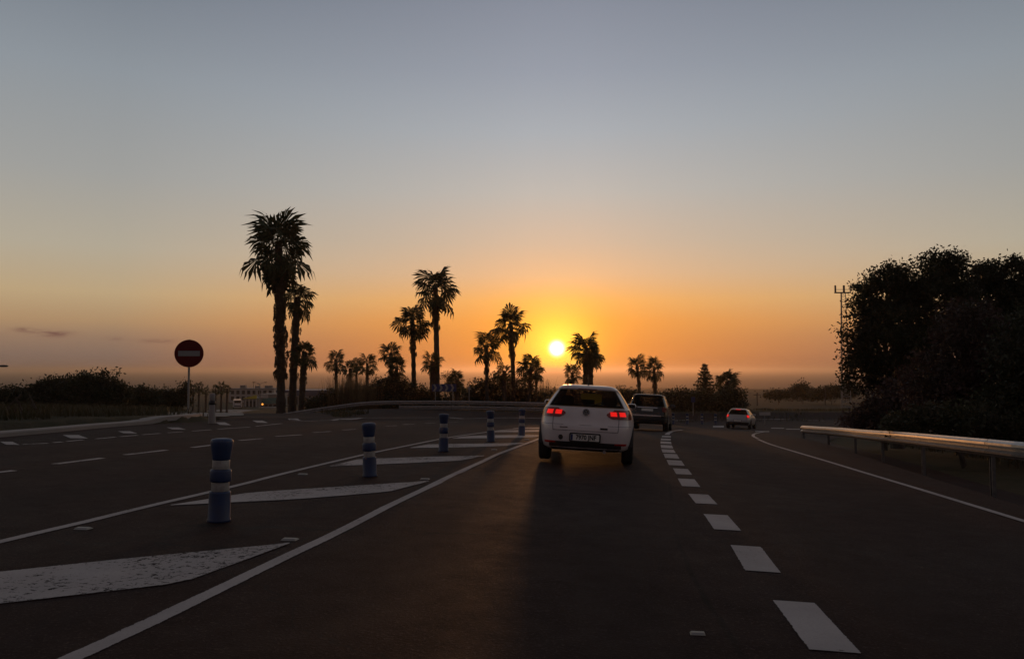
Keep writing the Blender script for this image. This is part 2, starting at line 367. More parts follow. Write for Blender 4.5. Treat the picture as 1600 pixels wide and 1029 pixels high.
# ------------------------------------------------------------------ setting: terrain, sea, road
LRAIL = [(372, 659, 57.5), (405, 652.5, 58.5), (440, 645.5, 59.5), (510, 635, 60.5), (575, 627, 61), (650, 625.6, 61), (720, 625.8, 61), (790, 627, 61), (850, 628.4, 61.5), (920, 631, 63), (990, 633.5, 66)]
lbc = catmull([pt(*q) for q in LRAIL], 6)
def rail_y(x): return np.interp(x, lbc[:, 0], lbc[:, 1])
def build_ground():
    na = 400; rad = np.concatenate([np.linspace(.6, 6, 12), np.geomspace(6.4, 3000, 190)])
    # finer in front of the camera
    a0 = np.linspace(-40, 40, 260); a1 = np.linspace(40, 320, 141)[1:-1]
    ang = np.radians(np.concatenate([a0, a1])); na = len(ang)
    X = np.outer(rad, np.sin(ang)).ravel(); Y = np.outer(rad, np.cos(ang)).ravel()
    Z = zg(X, Y); rr = np.hypot(X, Y); u = u_of(X, Y)
    apron = (u < -10.5) & (X > -.385 * Y) & (Y > 18) & (Y < rail_y(X) + .2) & (X < 10)
    paved = ((u > -11.2) & (u < 9.9)) | apron
    rough = np.sin(X * 1.7 + np.sin(Y * .9)) * np.sin(Y * 1.3 + X * .4) * .03 + np.sin(X * .23) * np.sin(Y * .19 + 1) * .12
    far = sst(rr, 120, 900) * (np.sin(X * .011 + 2) * np.sin(Y * .007) * 1.6 + np.sin(X * .031) * np.sin(Y * .023 + .5) * .7)
    Z = Z + np.where(paved & (rr < 140), -.06, rough * (1 - sst(rr, 200, 500)) - .01) + far * (1 - sst(rr, 1500, 1900))
    Z = np.maximum(Z, -49)
    V = np.vstack([[[0, 0, z1(0, 0) - .06]], np.column_stack([X, Y, Z])])
    i = np.arange(len(rad) - 1)[:, None] * na; j = np.arange(na)[None]; jn = (j + 1) % na
    Q = np.stack([i + j, i + na + j, i + na + jn, i + jn], -1).reshape(-1, 4) + 1
    me = npmesh('ground', V, Q[:, ::-1], 4, True)
    # close the middle
    mb = MB(); 
    o = ob('ground', me, M['ground']); tag(o, kind='structure')
build_ground()
mb = MB(); n = 96; Rs = 30000
mb.add([(0, 0, -46)] + [(Rs * math.cos(2 * math.pi * k / n), Rs * math.sin(2 * math.pi * k / n), -46) for k in range(n)], [(0, k + 1, (k + 1) % n + 1) for k in range(n)])
tag(mb.build('sea', M['sea']), kind='structure')
# evening haze over land and sea: one closed box of even, thin air
hm = bpy.data.materials.new('haze_air'); hm.use_nodes = True; ht = NT(hm.node_tree); ht.n.clear()
hv = ht.new('ShaderNodeVolumePrincipled'); hv.inputs['Color'].default_value = (.88, .72, .56, 1); hv.inputs['Density'].default_value = 1.6e-4; hv.inputs['Anisotropy'].default_value = .76
ho = ht.new('ShaderNodeOutputMaterial'); ht.link(hv.outputs[0], ho.inputs['Volume'])
tag(MB().box((0, 0, -10.5), (64000, 64000, 80)).build('haze', hm), kind='stuff')

def strip_uv(u0, u1, i0, i1, du=.95, dz=0.0):
    idx = np.arange(i0, i1); nu = max(2, int(round((u1 - u0) / du)) + 1); us = np.linspace(u0, u1, nu)
    N = np.column_stack([MT[idx, 1], -MT[idx, 0]])
    X = MC[idx, 0][:, None] + N[:, :1] * us[None]; Y = MC[idx, 1][:, None] + N[:, 1:] * us[None]
    Z = zg(X.ravel(), Y.ravel()) + dz
    V = np.column_stack([X.ravel(), Y.ravel(), Z]); m = len(idx)
    i = np.arange(m - 1)[:, None] * nu; j = np.arange(nu - 1)[None]
    return V, np.stack([i + j, i + j + 1, i + nu + j + 1, i + nu + j], -1).reshape(-1, 4)
V, Q = strip_uv(-11.0, 9.7, 0, len(MC))
rme = npmesh('road', V, Q, 4, True); ua = rme.attributes.new('lane_u', 'FLOAT', 'POINT'); ua.data.foreach_set('value', np.tile(np.linspace(-11.0, 9.7, len(V) // len(MC)), len(MC)).astype(np.float32))
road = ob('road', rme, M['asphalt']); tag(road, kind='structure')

def resample(pts, step):
    pts = np.asarray(pts, float); s = np.concatenate([[0], np.cumsum(np.linalg.norm(np.diff(pts[:, :2], axis=0), axis=1))])
    n = max(2, int(s[-1] / step) + 1); t = np.linspace(0, s[-1], n)
    return np.column_stack([np.interp(t, s, pts[:, k]) for k in range(2)])
def ribbon(name, p2, w, m, parent=road, dz=.005, kind=None, u_off=0.0):
    p2 = np.asarray(p2)[:, :2]; T = np.gradient(p2, axis=0); T /= np.linalg.norm(T, axis=1)[:, None] + 1e-9
    N = np.column_stack([T[:, 1], -T[:, 0]]); w = np.broadcast_to(w, (len(p2),))[:, None]
    k = len(p2); ed = np.minimum(.018, w * .15); cols = [p2 - N * w / 2, p2 - N * (w / 2 - ed), p2 + N * (w / 2 - ed), p2 + N * w / 2]
    P = np.vstack(cols); z = zg(P[:, 0], P[:, 1]) + dz
    fs = [(c * k + i, c * k + i + k, c * k + i + k + 1, c * k + i + 1) for c in range(3) for i in range(k - 1)]
    mb = MB().add(np.column_stack([P, z]), fs); o = mb.build(name, m, parent)
    a = o.data.attributes.new('inner', 'FLOAT', 'POINT'); a.data.foreach_set('value', np.repeat([0, 1, 1, 0], k).astype(np.float32))
    if kind: tag(o, kind=kind)
    return o
def smooth_line(px, step=.6, n=10):
    P = np.array([at(*p)[:2] for p in px]); C = catmull(P, n) if len(P) > 2 else P
    return resample(C, step)
# edge lines of the hatched median and of the carriageways
ribbon('edge_line', smooth_line([(-60, 1112), (117.5, 1027), (275, 954), (362, 910.5), (440, 873), (532, 829.3), (611, 788.5), (685, 754), (746, 724), (792, 704), (838, 687), (895, 670), (935, 660)]), .115, M['paint'])
ribbon('edge_line', smooth_line([(-150, 884), (0, 846), (117, 819), (233, 790.5), (324, 769.5), (400, 751), (440, 740.5), (562, 711.6), (624, 698.6), (703, 683), (761, 674.8), (830, 668)]), .105, M['paint'])
ribbon('edge_line', smooth_line([(3000, 1246), (2300, 1030), (1740, 857), (1600, 814), (1442, 765.6), (1375, 745.5), (1291, 720), (1207, 695), (1184, 686)]), .12, M['paint'])
ribbon('edge_line', smooth_line([(1184, 685), (1177, 681), (1179, 677.5), (1190, 675), (1200, 673.6)], .3), .13, M['paint'])
ribbon('edge_line', smooth_line([(1042, 679), (1045.5, 675.8), (1053, 673), (1066, 671.2)], .3), .18, M['paint'])
ribbon('edge_line', smooth_line([(474, 657.6), (525, 655.4), (560, 653.4), (620, 652.4), (700, 652), (790, 652.4), (850, 653)], .6), .13, M['paint_worn'])
ribbon('edge_line', smooth_line([(1050, 657), (1080, 655.4), (1120, 654.6), (1180, 654.4), (1240, 655.2), (1290, 657)], .8), .3, M['paint_worn'])
# slanting stripes inside the median
def patch_px(name, quad, m, dz=.0065):
    """a filled polygon of road paint whose outline was read off the photograph and laid on the road"""
    P = np.array([at(*q) for q in quad]); z = zg(P[:, 0], P[:, 1]) + dz
    import mathutils
    # subdivide along its length so that it follows the road
    mb = MB(); top = P[:len(P) // 2]; bot = P[len(P) // 2:][::-1]; n = 14
    a = resample(top, 1); a = np.column_stack([np.interp(np.linspace(0, 1, n), np.linspace(0, 1, len(a)), a[:, k]) for k in range(2)])
    b = resample(bot, 1); b = np.column_stack([np.interp(np.linspace(0, 1, n), np.linspace(0, 1, len(b)), b[:, k]) for k in range(2)])
    fr = (0, .04, .35, .65, .96, 1); v = np.vstack([a + (b - a) * f for f in fr]); z = zg(v[:, 0], v[:, 1]) + dz
    mb.add(np.column_stack([v, z]), [(r * n + i, r * n + i + n, r * n + i + n + 1, r * n + i + 1) for r in range(5) for i in range(n - 1)])
    o = mb.build(name, m, road); iv = np.ones((6, n)); iv[0] = iv[-1] = 0
    q = o.data.attributes.new('inner', 'FLOAT', 'POINT'); q.data.foreach_set('value', iv.ravel().astype(np.float32)); return o
STRIPES = [[(-170, 911), (100, 882.7), (290, 862.3), (452, 848.2), (453, 849), (344, 904), (100, 934.3), (-170, 964)],
           [(266, 789), (326, 773.5), (500, 762), (669, 751), (670, 752), (634, 766), (500, 778.6), (268, 789.6)],
           [(515, 728), (562, 716.5), (650, 714), (756, 711.6), (757, 712.4), (732, 719), (640, 723.5), (517, 728.5)],
           [(640, 699.4), (668, 693.6), (740, 693), (818, 691.6), (819, 692), (798, 696.4), (730, 698.6), (642, 699.8)],
           [(706, 684.6), (728, 680.6), (780, 679.6), (838, 679), (845, 680), (836, 683.6), (780, 684.4), (708, 684.9)],
           [(762, 674.8), (778, 672.2), (810, 671.8), (850, 671.6), (858, 672.4), (846, 674.4), (810, 675), (764, 675)],
           [(800, 669.4), (812, 668), (840, 667.8), (862, 667.6), (866, 668.2), (858, 669.6), (830, 669.8), (802, 669.6)]]
for s in STRIPES: patch_px('median_stripe', s, M['paint_worn'])
# broken lane line on the right
D = [((1240, 940), (1305, 1018)), ((1165, 853), (1192, 893)), ((1118, 804), (1137, 828)), ((1091, 772), (1104, 787)), ((1072, 748), (1080, 760)), ((1063, 732), (1069, 741)),
     ((1053, 719), (1057.5, 727)), ((1047, 709), (1050.5, 716)), ((1043, 702), (1045.5, 707)), ((1041, 695.3), (1042.6, 700)), ((1040.3, 689.6), (1040.6, 693.2)), ((1040.5, 685), (1040.2, 687.8)), ((1041.5, 680.8), (1041, 683))]
for k, (a, b) in enumerate(D):
    P = np.array([at(*a)[:2], at(*b)[:2]]); ribbon('lane_dash', resample(P, .25), .27 if k < 6 else .30, M['paint'])
d0 = at(*D[0][1])[:2]; dd = at(*D[0][0])[:2]; st = (d0 - at(*D[1][1])[:2])
for k in (1, 2): ribbon('lane_dash', resample(np.array([dd + st * k, d0 + st * k]), .25), .27, M['paint'])
# broken lane line of the opposite carriageway
for a, b, c, d in ((-90, 750, -35, 742), (-30, 741, 22, 735), (85, 725, 160, 715.5), (195, 710.5, 260, 703), (300, 699, 347, 693.3), (374, 688, 410, 685), (431, 681.6, 471, 679), (489, 675.7, 517, 673.8),
                   (535, 671.6, 557, 670.3), (603, 665.4, 620, 664.8), (630, 662.9, 648, 662.4), (664, 660.9, 681, 660.5), (700, 659.6, 716, 659.3)):
    P = np.array([at(a, b)[:2], at(c, d)[:2]]); ribbon('lane_dash', resample(P, .5), .13, M['paint_worn'])
# short stripes and thin dashes along the far left edge
for x0, x1, y0, y1 in ((-62, -20, 695, 702), (0, 31, 689.5, 695.5), (98, 138, 679, 685.4), (184, 215, 673, 677.5), (260, 291, 667, 671.5), (336, 361, 659, 664.5), (394, 419, 656, 661), (449.5, 475, 653, 657.7)):
    w = x1 - x0; patch_px('give_way_stripe', [(x0, y0 + .6), (x0 + .25 * w, y0), (x0 + .5 * w, y0 + .1), (x0 + .62 * w, y0 + .6), (x1, y1 - .3), (x0 + .8 * w, y1), (x0 + .55 * w, y1), (x0 + .3 * w, y1 - .8)], M['paint'])
for a, b, c, d in ((35, 694, 75, 692.3), (83, 691.4, 97, 690.2), (105, 689.3, 130, 687), (150, 685.5, 180, 682.7), (188, 682, 215, 679.8), (222, 679, 250, 677), (262, 676, 285, 674.5), (300, 673.4, 330, 671.2), (340, 670.3, 390, 667), (400, 665.8, 440, 661.5)):
    P = np.array([at(a, b)[:2], at(c, d)[:2]]); ribbon('edge_dash', resample(P, .6), .10, M['paint_worn'])
# scraps of paint at the junction on the right
for x0, x1, y0, y1 in ((1114, 1131, 664.6, 667.6), (1180, 1202, 673, 674.6), (1205, 1225, 668, 669.4), (1228, 1250, 669.5, 670.8)):
    patch_px('junction_stripe', [(x0, y0), (x0 + (x1 - x0) * .5, y0), (x1, y0 + .2), (x1, y1), (x0 + (x1 - x0) * .5, y1), (x0, y1 - .2)], M['paint_worn'])

xs_ = np.linspace(-26, 10, 73); ys_ = np.linspace(18, 66, 97); XX, YY = np.meshgrid(xs_, ys_); zz_ = zg(XX.ravel(), YY.ravel()) - .012
cx_ = (XX[:-1, :-1] + .25).ravel(); cy_ = (YY[:-1, :-1] + .25).ravel(); uc = u_of(cx_, cy_)
ok_ = (uc < -10.6) & (cx_ > -.375 * cy_) & (cy_ < rail_y(cx_) - .3)
ii = (np.arange(96)[:, None] * 73 + np.arange(72)[None]).ravel()[ok_]
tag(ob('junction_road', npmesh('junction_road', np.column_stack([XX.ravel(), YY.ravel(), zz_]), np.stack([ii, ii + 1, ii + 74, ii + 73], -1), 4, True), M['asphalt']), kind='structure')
# pale kerb on the left and the side road that leaves it
k = smooth_line([(-160, 696), (0, 681), (75, 674.5), (150, 667.5), (225, 659.5), (292, 651.6), (308, 648.8)], .6)
T = np.gradient(k, axis=0); T /= np.linalg.norm(T, axis=1)[:, None]; N = np.column_stack([T[:, 1], -T[:, 0]])
mb = MB(); w, hgt = .42, .09; prof = ((w / 2, -.05), (w / 2, hgt - .02), (w / 2 - .03, hgt), (-w / 2, hgt), (-w / 2, -.05)); zz = zg(k[:, 0], k[:, 1])
for i in range(len(k)): mb.v += [(k[i, 0] + N[i, 0] * a, k[i, 1] + N[i, 1] * a, zz[i] + b) for a, b in prof]
mb.f = [(i * 5 + j, i * 5 + j + 1, i * 5 + j + 6, i * 5 + j + 5) for i in range(len(k) - 1) for j in range(4)]
tag(mb.build('kerb', M['kerb']), kind='structure')
sr = resample(catmull([(-11.2, 26.5), (-14, 36), (-24, 62), (-38, 98), (-50, 130), (-58, 160), (-62, 190), (-63, 215)], 8), 2.0)
tag(ribbon('side_road', sr, np.linspace(3, 11, len(sr)), M['side'], None, .015), kind='structure')

# ------------------------------------------------------------------ guard rails
WB = [(-.155, .0), (-.15, .018), (-.125, .03), (-.10, .075), (-.06, .08), (-.035, .035), (-.02, .012), (.02, .012), (.035, .035), (.06, .08), (.10, .075), (.125, .03), (.15, .018), (.155, .0)]
def guard_rail(base_pts, tops, face, label, group, post_every=1, lower_from=None, seg=4.0, posts=True, bm=None):
    """base_pts: n x 2 ground points; tops: height of the upper edge at each; face: +1 / -1, side of the line the beam faces"""
    P = np.asarray(base_pts)[:, :2]; tops = np.broadcast_to(tops, (len(P),)); s = np.concatenate([[0], np.cumsum(np.linalg.norm(np.diff(P, axis=0), axis=1))])
    C = lambda t: np.array([np.interp(t, s, P[:, 0]), np.interp(t, s, P[:, 1])])
    H = lambda t: np.interp(t, s, tops)
    root = empty('guard_rail', (*P[0], z1(*P[0]))); tag(root, label, 'guard rail', group)
    o3 = np.array(root.location)
    def beam(t0, t1, drop):
        mb = MB(); ts = np.linspace(t0, t1, 5); pr = WB + [(z, d - .004) for z, d in reversed(WB)]; n = len(pr)
        for t in ts:
            p = C(t); tg = (C(min(t + .3, s[-1])) - C(max(t - .3, 0))); tg /= np.linalg.norm(tg) + 1e-9; nn = np.array((tg[1], -tg[0])) * face
            z = z1(*p) + H(t) - .155 - drop
            for (dz, d) in pr: mb.v.append(tuple(np.array((p[0] + nn[0] * (d + .05), p[1] + nn[1] * (d + .05), z + dz)) - o3))
        for i in range(len(ts) - 1):
            for j in range(n): mb.f.append((i * n + j, i * n + (j + 1) % n, (i + 1) * n + (j + 1) % n, (i + 1) * n + j))
        mb.f.append(tuple(range(n))); mb.f.append(tuple(range((len(ts) - 1) * n, len(ts) * n)))
        mb.build('beam' if drop == 0 else 'lower_beam', bm, root)
    n = max(1, int(round(s[-1] / seg))); L = s[-1] / n
    for i in range(n):
        beam(i * L, (i + 1) * L - .02, 0)
        if lower_from is not None and i * L >= lower_from: beam(i * L, (i + 1) * L - .02, .40)
    if posts:
        for i in range(n + 1):
            t = min(i * L, s[-1] - .05); p = C(t); z = z1(*p); h = H(t)
            if h < .3: continue
            tg = C(min(t + .3, s[-1])) - C(max(t - .3, 0)); a = math.atan2(tg[1], tg[0])
            mb = MB(); hh = h - .02 + .3
            q = np.array((p[0], p[1], z)) - o3
            mb.box((q[0], q[1], q[2] + hh / 2 - .3), (.10, .012, hh), a)
            for sgn in (-1, 1): mb.box((q[0] + math.cos(a) * .05 * sgn, q[1] + math.sin(a) * .05 * sgn, q[2] + hh / 2 - .3), (.012, .06, hh), a)
            mb.build('post', M['post'], root)
    return root
RB = [(4160, 1085, 3.0), (2276, 812, 7.0), (1760, 707, 11.2), (1600, 690, 13.4), (1483, 680, 16.6), (1407, 674, 20.2), (1355, 671, 24), (1317, 668, 27.7), (1255, 664.5, 33.5)]
rb = catmull([pt(*q) for q in RB], 6)
guard_rail(rb, rb[:, 2] - zg(rb[:, 0], rb[:, 1]), -1, 'grey steel guard rail on the right verge, below the big dark trees', 'steel guard rails beside the road', bm=M['zinc'])
th = lbc[:, 2] - zg(lbc[:, 0], lbc[:, 1]); print('RAIL', th.round(2))
guard_rail(lbc, th, 1, 'long curved steel guard rail in front of the palms, two beams high in its middle', 'steel guard rails beside the road', bm=M['zincold'], lower_from=np.linalg.norm(np.diff(lbc[:25], axis=0), axis=1).sum() - .5)

# ------------------------------------------------------------------ blue flexible bollards
def lathe_obj(name, prof, m, parent, n=24, smooth=True): return MB().lathe(prof, n).build(name, m, parent, smooth)
def make_bollard():
    # slim flexible post: the profiles are (radius, height)
    r = empty('bollard', (0, 0, 0))
    lathe_obj('base_tube', [(0.1038, 0), (0.1038, .02), (0.0986, .03), (0.0950, .26), (0.0933, .272), (0.0774, .276)], M['blue'], r)
    lathe_obj('reflective_band', [(0.0766, .274), (0.0783, .28), (0.0783, .355), (0.0766, .36)], M['reflect'], r)
    lathe_obj('collar', [(0.0774, .358), (0.0915, .364), (0.0950, .38), (0.0950, .455), (0.0906, .47), (0.0757, .476)], M['blue'], r)
    lathe_obj('reflective_band', [(0.0748, .474), (0.0766, .48), (0.0766, .555), (0.0748, .56)], M['reflect'], r)
    lathe_obj('cap', [(0.0757, .558), (0.0792, .57), (0.0862, .62), (0.0968, .68), (0.1003, .72), (0.0986, .735), (0.0880, .748), (0.0528, .755), (0.0088, .757)], M['blue'], r)
    return r
def copy_tree(o, parent=None):
    c = o.copy(); COL.objects.link(c); c.parent = parent
    for ch in list(o.children): copy_tree(ch, c)
    return c
b0 = make_bollard()
BOL = [(342, 814, 'blue bollard with two pale bands nearest the camera, left of the hatched median'), (578, 744, 'second blue bollard from the camera in the hatched median, right of the nearest one'),
       (693, 705, 'middle one of the five blue bollards in the hatched median'), (767, 689.5, 'fourth blue bollard along the hatched median, the farther one of a close pair left of the white car'),
       (815, 680, 'farthest blue bollard of the median row, just left of the white hatchback')]
BOL[3] = (767, 689.5, 'fourth blue bollard along the hatched median, second left of the white hatchback')
for i, (px, row, lab) in enumerate(BOL):
    b = b0 if i == 0 else copy_tree(b0); b.location = at(px, row); b.rotation_euler = (R(random.uniform(-2, 2)), R(random.uniform(-1.5, 2.5)), random.random() * 6)
    tag(b, lab, 'bollard', 'blue bollards along the median')
for i, (px, row, lab) in enumerate(((1052, 662.2, 'tiny banded bollard at the far bend, nearest the black car'), (1074, 662.4, 'tiny banded bollard at the far bend, second right of the black car'),
                                    (1097, 662.4, 'tiny banded bollard at the far bend, third right of the black car'), (1118, 663, 'tiny banded bollard at the far bend, just left of the silver car'))):
    b = copy_tree(b0); b.location = at(px, row); b.rotation_euler = (0, 0, i); b.scale = (1.15, 1.15, 1.15); tag(b, lab, 'bollard', 'bollards at the far bend')

# ------------------------------------------------------------------ road studs
mb = MB(); sv = [(-.09, -.05, 0), (.09, -.05, 0), (.09, .05, 0), (-.09, .05, 0), (-.075, -.025, .022), (.075, -.025, .022), (.075, .025, .022), (-.075, .025, .022)]
mb.add(sv, [(3, 2, 1, 0), (4, 5, 6, 7), (0, 1, 5, 4), (1, 2, 6, 5), (2, 3, 7, 6), (3, 0, 4, 7)]); sm = mb.mesh('road_stud')
fm = MB().add([(-.07, -.046, .004), (.07, -.046, .004), (.065, -.029, .0215), (-.065, -.029, .0215)], [(0, 1, 2, 3)]).mesh('reflector')
for px, row, lab in ((130, 826, 'road stud beside the left median line, far left, below the nearest bollard'), (453, 843, 'road stud at the tip of the nearest white stripe'), (473, 741, 'road stud beside the left median line, between the two nearest bollards'),
                     (664, 748.5, 'road stud at the tip of the second white stripe'), (772, 702.5, 'road stud at the tip of the third white stripe'), (823, 686.6, 'farthest road stud, at the tip of the fourth stripe by the white car'),
                     (1090, 990, 'lone road stud at the bottom of the picture, left of the nearest lane dash')):
    p = at(px, row); o = ob('road_stud', sm, M['stud'], None, (p[0], p[1], p[2] + .002)); o.rotation_euler = (0, 0, -.15); o.scale = (.72, .8, .6) if row < 950 else (.45, .5, .5)
    if sm.materials: pass
    tag(o, lab, 'road stud', 'reflective road studs'); ob('reflector', fm, M['signwhite'], o)

# ------------------------------------------------------------------ signs, marker post, lamp, mast
def no_entry():
    D_ = 29.0; c = pt(296.5, 552, D_); b = pt(293.5, 655, D_); g = z1(b[0], b[1]); r = empty('no_entry_sign', (b[0], b[1], g), .22)
    tag(r, 'round red no entry sign with a white bar on a grey pole', 'road sign')
    h = c[2] - g; rad = 21.5 / F * D_
    MB().tube([(0, .03, -.2), (0, .03, h + rad * 1.02)], .038, 10).build('pole', M['steel'], r)
    n = 40; pl = MB().lathe([(rad * .985, .012), (rad, .008), (rad, -.008), (rad * .985, -.012)], n, (0, -.03, h), 'y').build('plate', M['red'], r)
    w, t = rad * .74, rad * .19
    MB().box((0, -.045, h), (w * 2, .004, t * 2)).build('white_bar', M['signwhite'], pl)
    for dz in (-.25, .25): MB().box((0, .0, h + dz * rad * 2), (.12, .03, .05)).build('bracket', M['steel'], r)
no_entry()
def delineator():
    p = at(331, 661.5); r = empty('marker_post', p); tag(r, 'pale tapered marker post with a dark band, right of the no entry sign', 'marker post')
    s = 47 / F * p[1]
    lathe_obj('body', [(0.1152, 0), (0.1080, .02), (0.0828, s * .60), (0.0756, s * .62)], M['kerb'], r, 14)
    lathe_obj('dark_band', [(0.0720, s * .62), (0.1008, s * .65), (0.0936, s * .74), (0.0720, s * .76)], M['trim'], r, 14)
    lathe_obj('cap', [(0.0720, s * .76), (0.0792, s * .78), (0.0828, s * .96), (0.0576, s)], M['kerb'], r, 14)
delineator()
def chevron_sign():
    D_ = 63.0; c = pt(694, 605.5, D_); g = z1(c[0], c[1]); r = empty('chevron_sign', (c[0], c[1], g)); tag(r, 'low blue chevron board with four pale arrows behind the guard rail', 'road sign')
    h = c[2] - g; W = 38 / F * D_; H = 11.5 / F * D_
    pn = MB().box((0, 0, h), (W, .03, H)).build('panel', M['signblue'], r)
    for k in range(4):
        x = -W * .40 + k * W * .235; a = H * .46; d = W * .09; t = W * .085
        MB().prism([(x - d * .6, h + a), (x - d * .6 + t, h + a), (x + d * .6 + t * .6, h), (x - d * .6 + t, h - a), (x - d * .6, h - a), (x + d * .6 - t * .4, h)], -.024, -.018).build('chevron', M['signwhite'], pn)
    for x in (-W * .36, W * .36): MB().tube([(x, .04, -.2), (x, .04, h + H * .45)], .035, 8).build('post', M['steel'], r)
chevron_sign()
def small_post_sign(px, row, d, base_row, w, h, m, name, label, cat):
    c = pt(px, row, d); g = z1(c[0], c[1]); r = empty(name, (c[0], c[1], g)); tag(r, label, cat); hh = c[2] - g
    W = w / F * d; H = h / F * d
    MB().box((0, 0, hh), (W, .03, H)).build('panel', m, r)
    for x in ((-W * .35, W * .35) if W > 1 else (0,)): MB().tube([(x, .04, -.2), (x, .04, hh + H * .4)], .035, 8).build('post', M['steel'], r)
small_post_sign(1083, 624, 72, 655, 6, 8, M['signblue'], 'road_sign', 'small blue road sign in front of the conical tree', 'road sign')
small_post_sign(1195, 646, 66, 655, 17, 5, M['wall'], 'direction_board', 'low pale direction board in the grass right of the silver car', 'road sign')
small_post_sign(733, 606, 63, 650, 3, 5, M['signwhite'], 'marker_board', 'tiny white marker board just right of the blue chevron board', 'road sign')
def street_lamp(px, row, d, reach, label, double=False):
    top = pt(px, row, d); x0 = top[0] - reach; g = z1(x0, d); r = empty('street_lamp', (x0, d, g)); tag(r, label, 'street lamp', 'street lamps in the town'); h = top[2] - g
    MB().tube([(0, 0, -.3), (0, 0, h * .9)], [.09, .06], 8).build('pole', M['steel'], r)
    for sg in ((1, -1) if double else (1,)):
        MB().tube([(0, 0, h * .9), (reach * .25 * sg, 0, h * .97), (reach * .8 * sg, 0, h + .02)], .04, 6).build('arm', M['steel'], r)
        mb = MB(); mb.lathe([(.02, -.38), (.12, -.3), (.16, 0), (.13, .3), (.02, .42)], 10, (0, 0, 0), 'x'); mb.v = [(reach * sg + p[0], p[1], h + p[2] * .55) for p in mb.v]
        mb.build('lamp_head', M['lampdark'], r, True)
street_lamp(4.5, 571.5, 60, 2.2, 'dark street lamp head reaching in at the left picture edge')
street_lamp(415, 597, 190, 1.4, 'thin street lamp with two heads over the town, left of the tall palm', True)
street_lamp(404, 599.5, 215, .9, 'thin street lamp over the white building roof, left of the two headed lamp')
def mast():
    D_ = 150; t = pt(1316.5, 455, D_); g = z1(t[0], D_); r = empty('telecom_mast', (t[0], D_, g)); tag(r, 'lattice telecom mast with three panel antennas behind the big dark tree', 'mast'); h = t[2] - g
    mb = MB(); c = [(math.cos(a) * .5, math.sin(a) * .5) for a in (R(90), R(210), R(330))]
    for x, y in c: mb.tube([(x * 2.2, y * 2.2, -.3), (x, y, h - .3)], .07, 6)
    n = 22
    for i in range(n):
        z0, za = h * i / n, h * (i + 1) / n - .3; f0 = 2.2 - 1.2 * i / n; f1 = 2.2 - 1.2 * (i + 1) / n
        for k in range(3):
            a, b = c[k], c[(k + 1) % 3]; mb.tube([(a[0] * f0, a[1] * f0, z0), (b[0] * f1, b[1] * f1, za)], .03, 5); mb.tube([(a[0] * f0, a[1] * f0, z0), (b[0] * f0, b[1] * f0, z0)], .03, 5)
    mb.build('lattice', M['steel'], r)
    MB().box((0, 0, h - .25), (3.0, .5, .22)).build('platform', M['lampdark'], r)
    for z in (h + .35,): MB().tube([(-1.4, 0, z), (1.4, 0, z)], .05, 6).build('rail', M['steel'], r)
    for x, w in ((-1.42, .30), (.22, .36), (1.42, .14)): MB().box((x, -.1, h + .42), (w, .2, 1.45)).build('antenna_panel', M['lampdark'], r, bevel=.03)
mast()

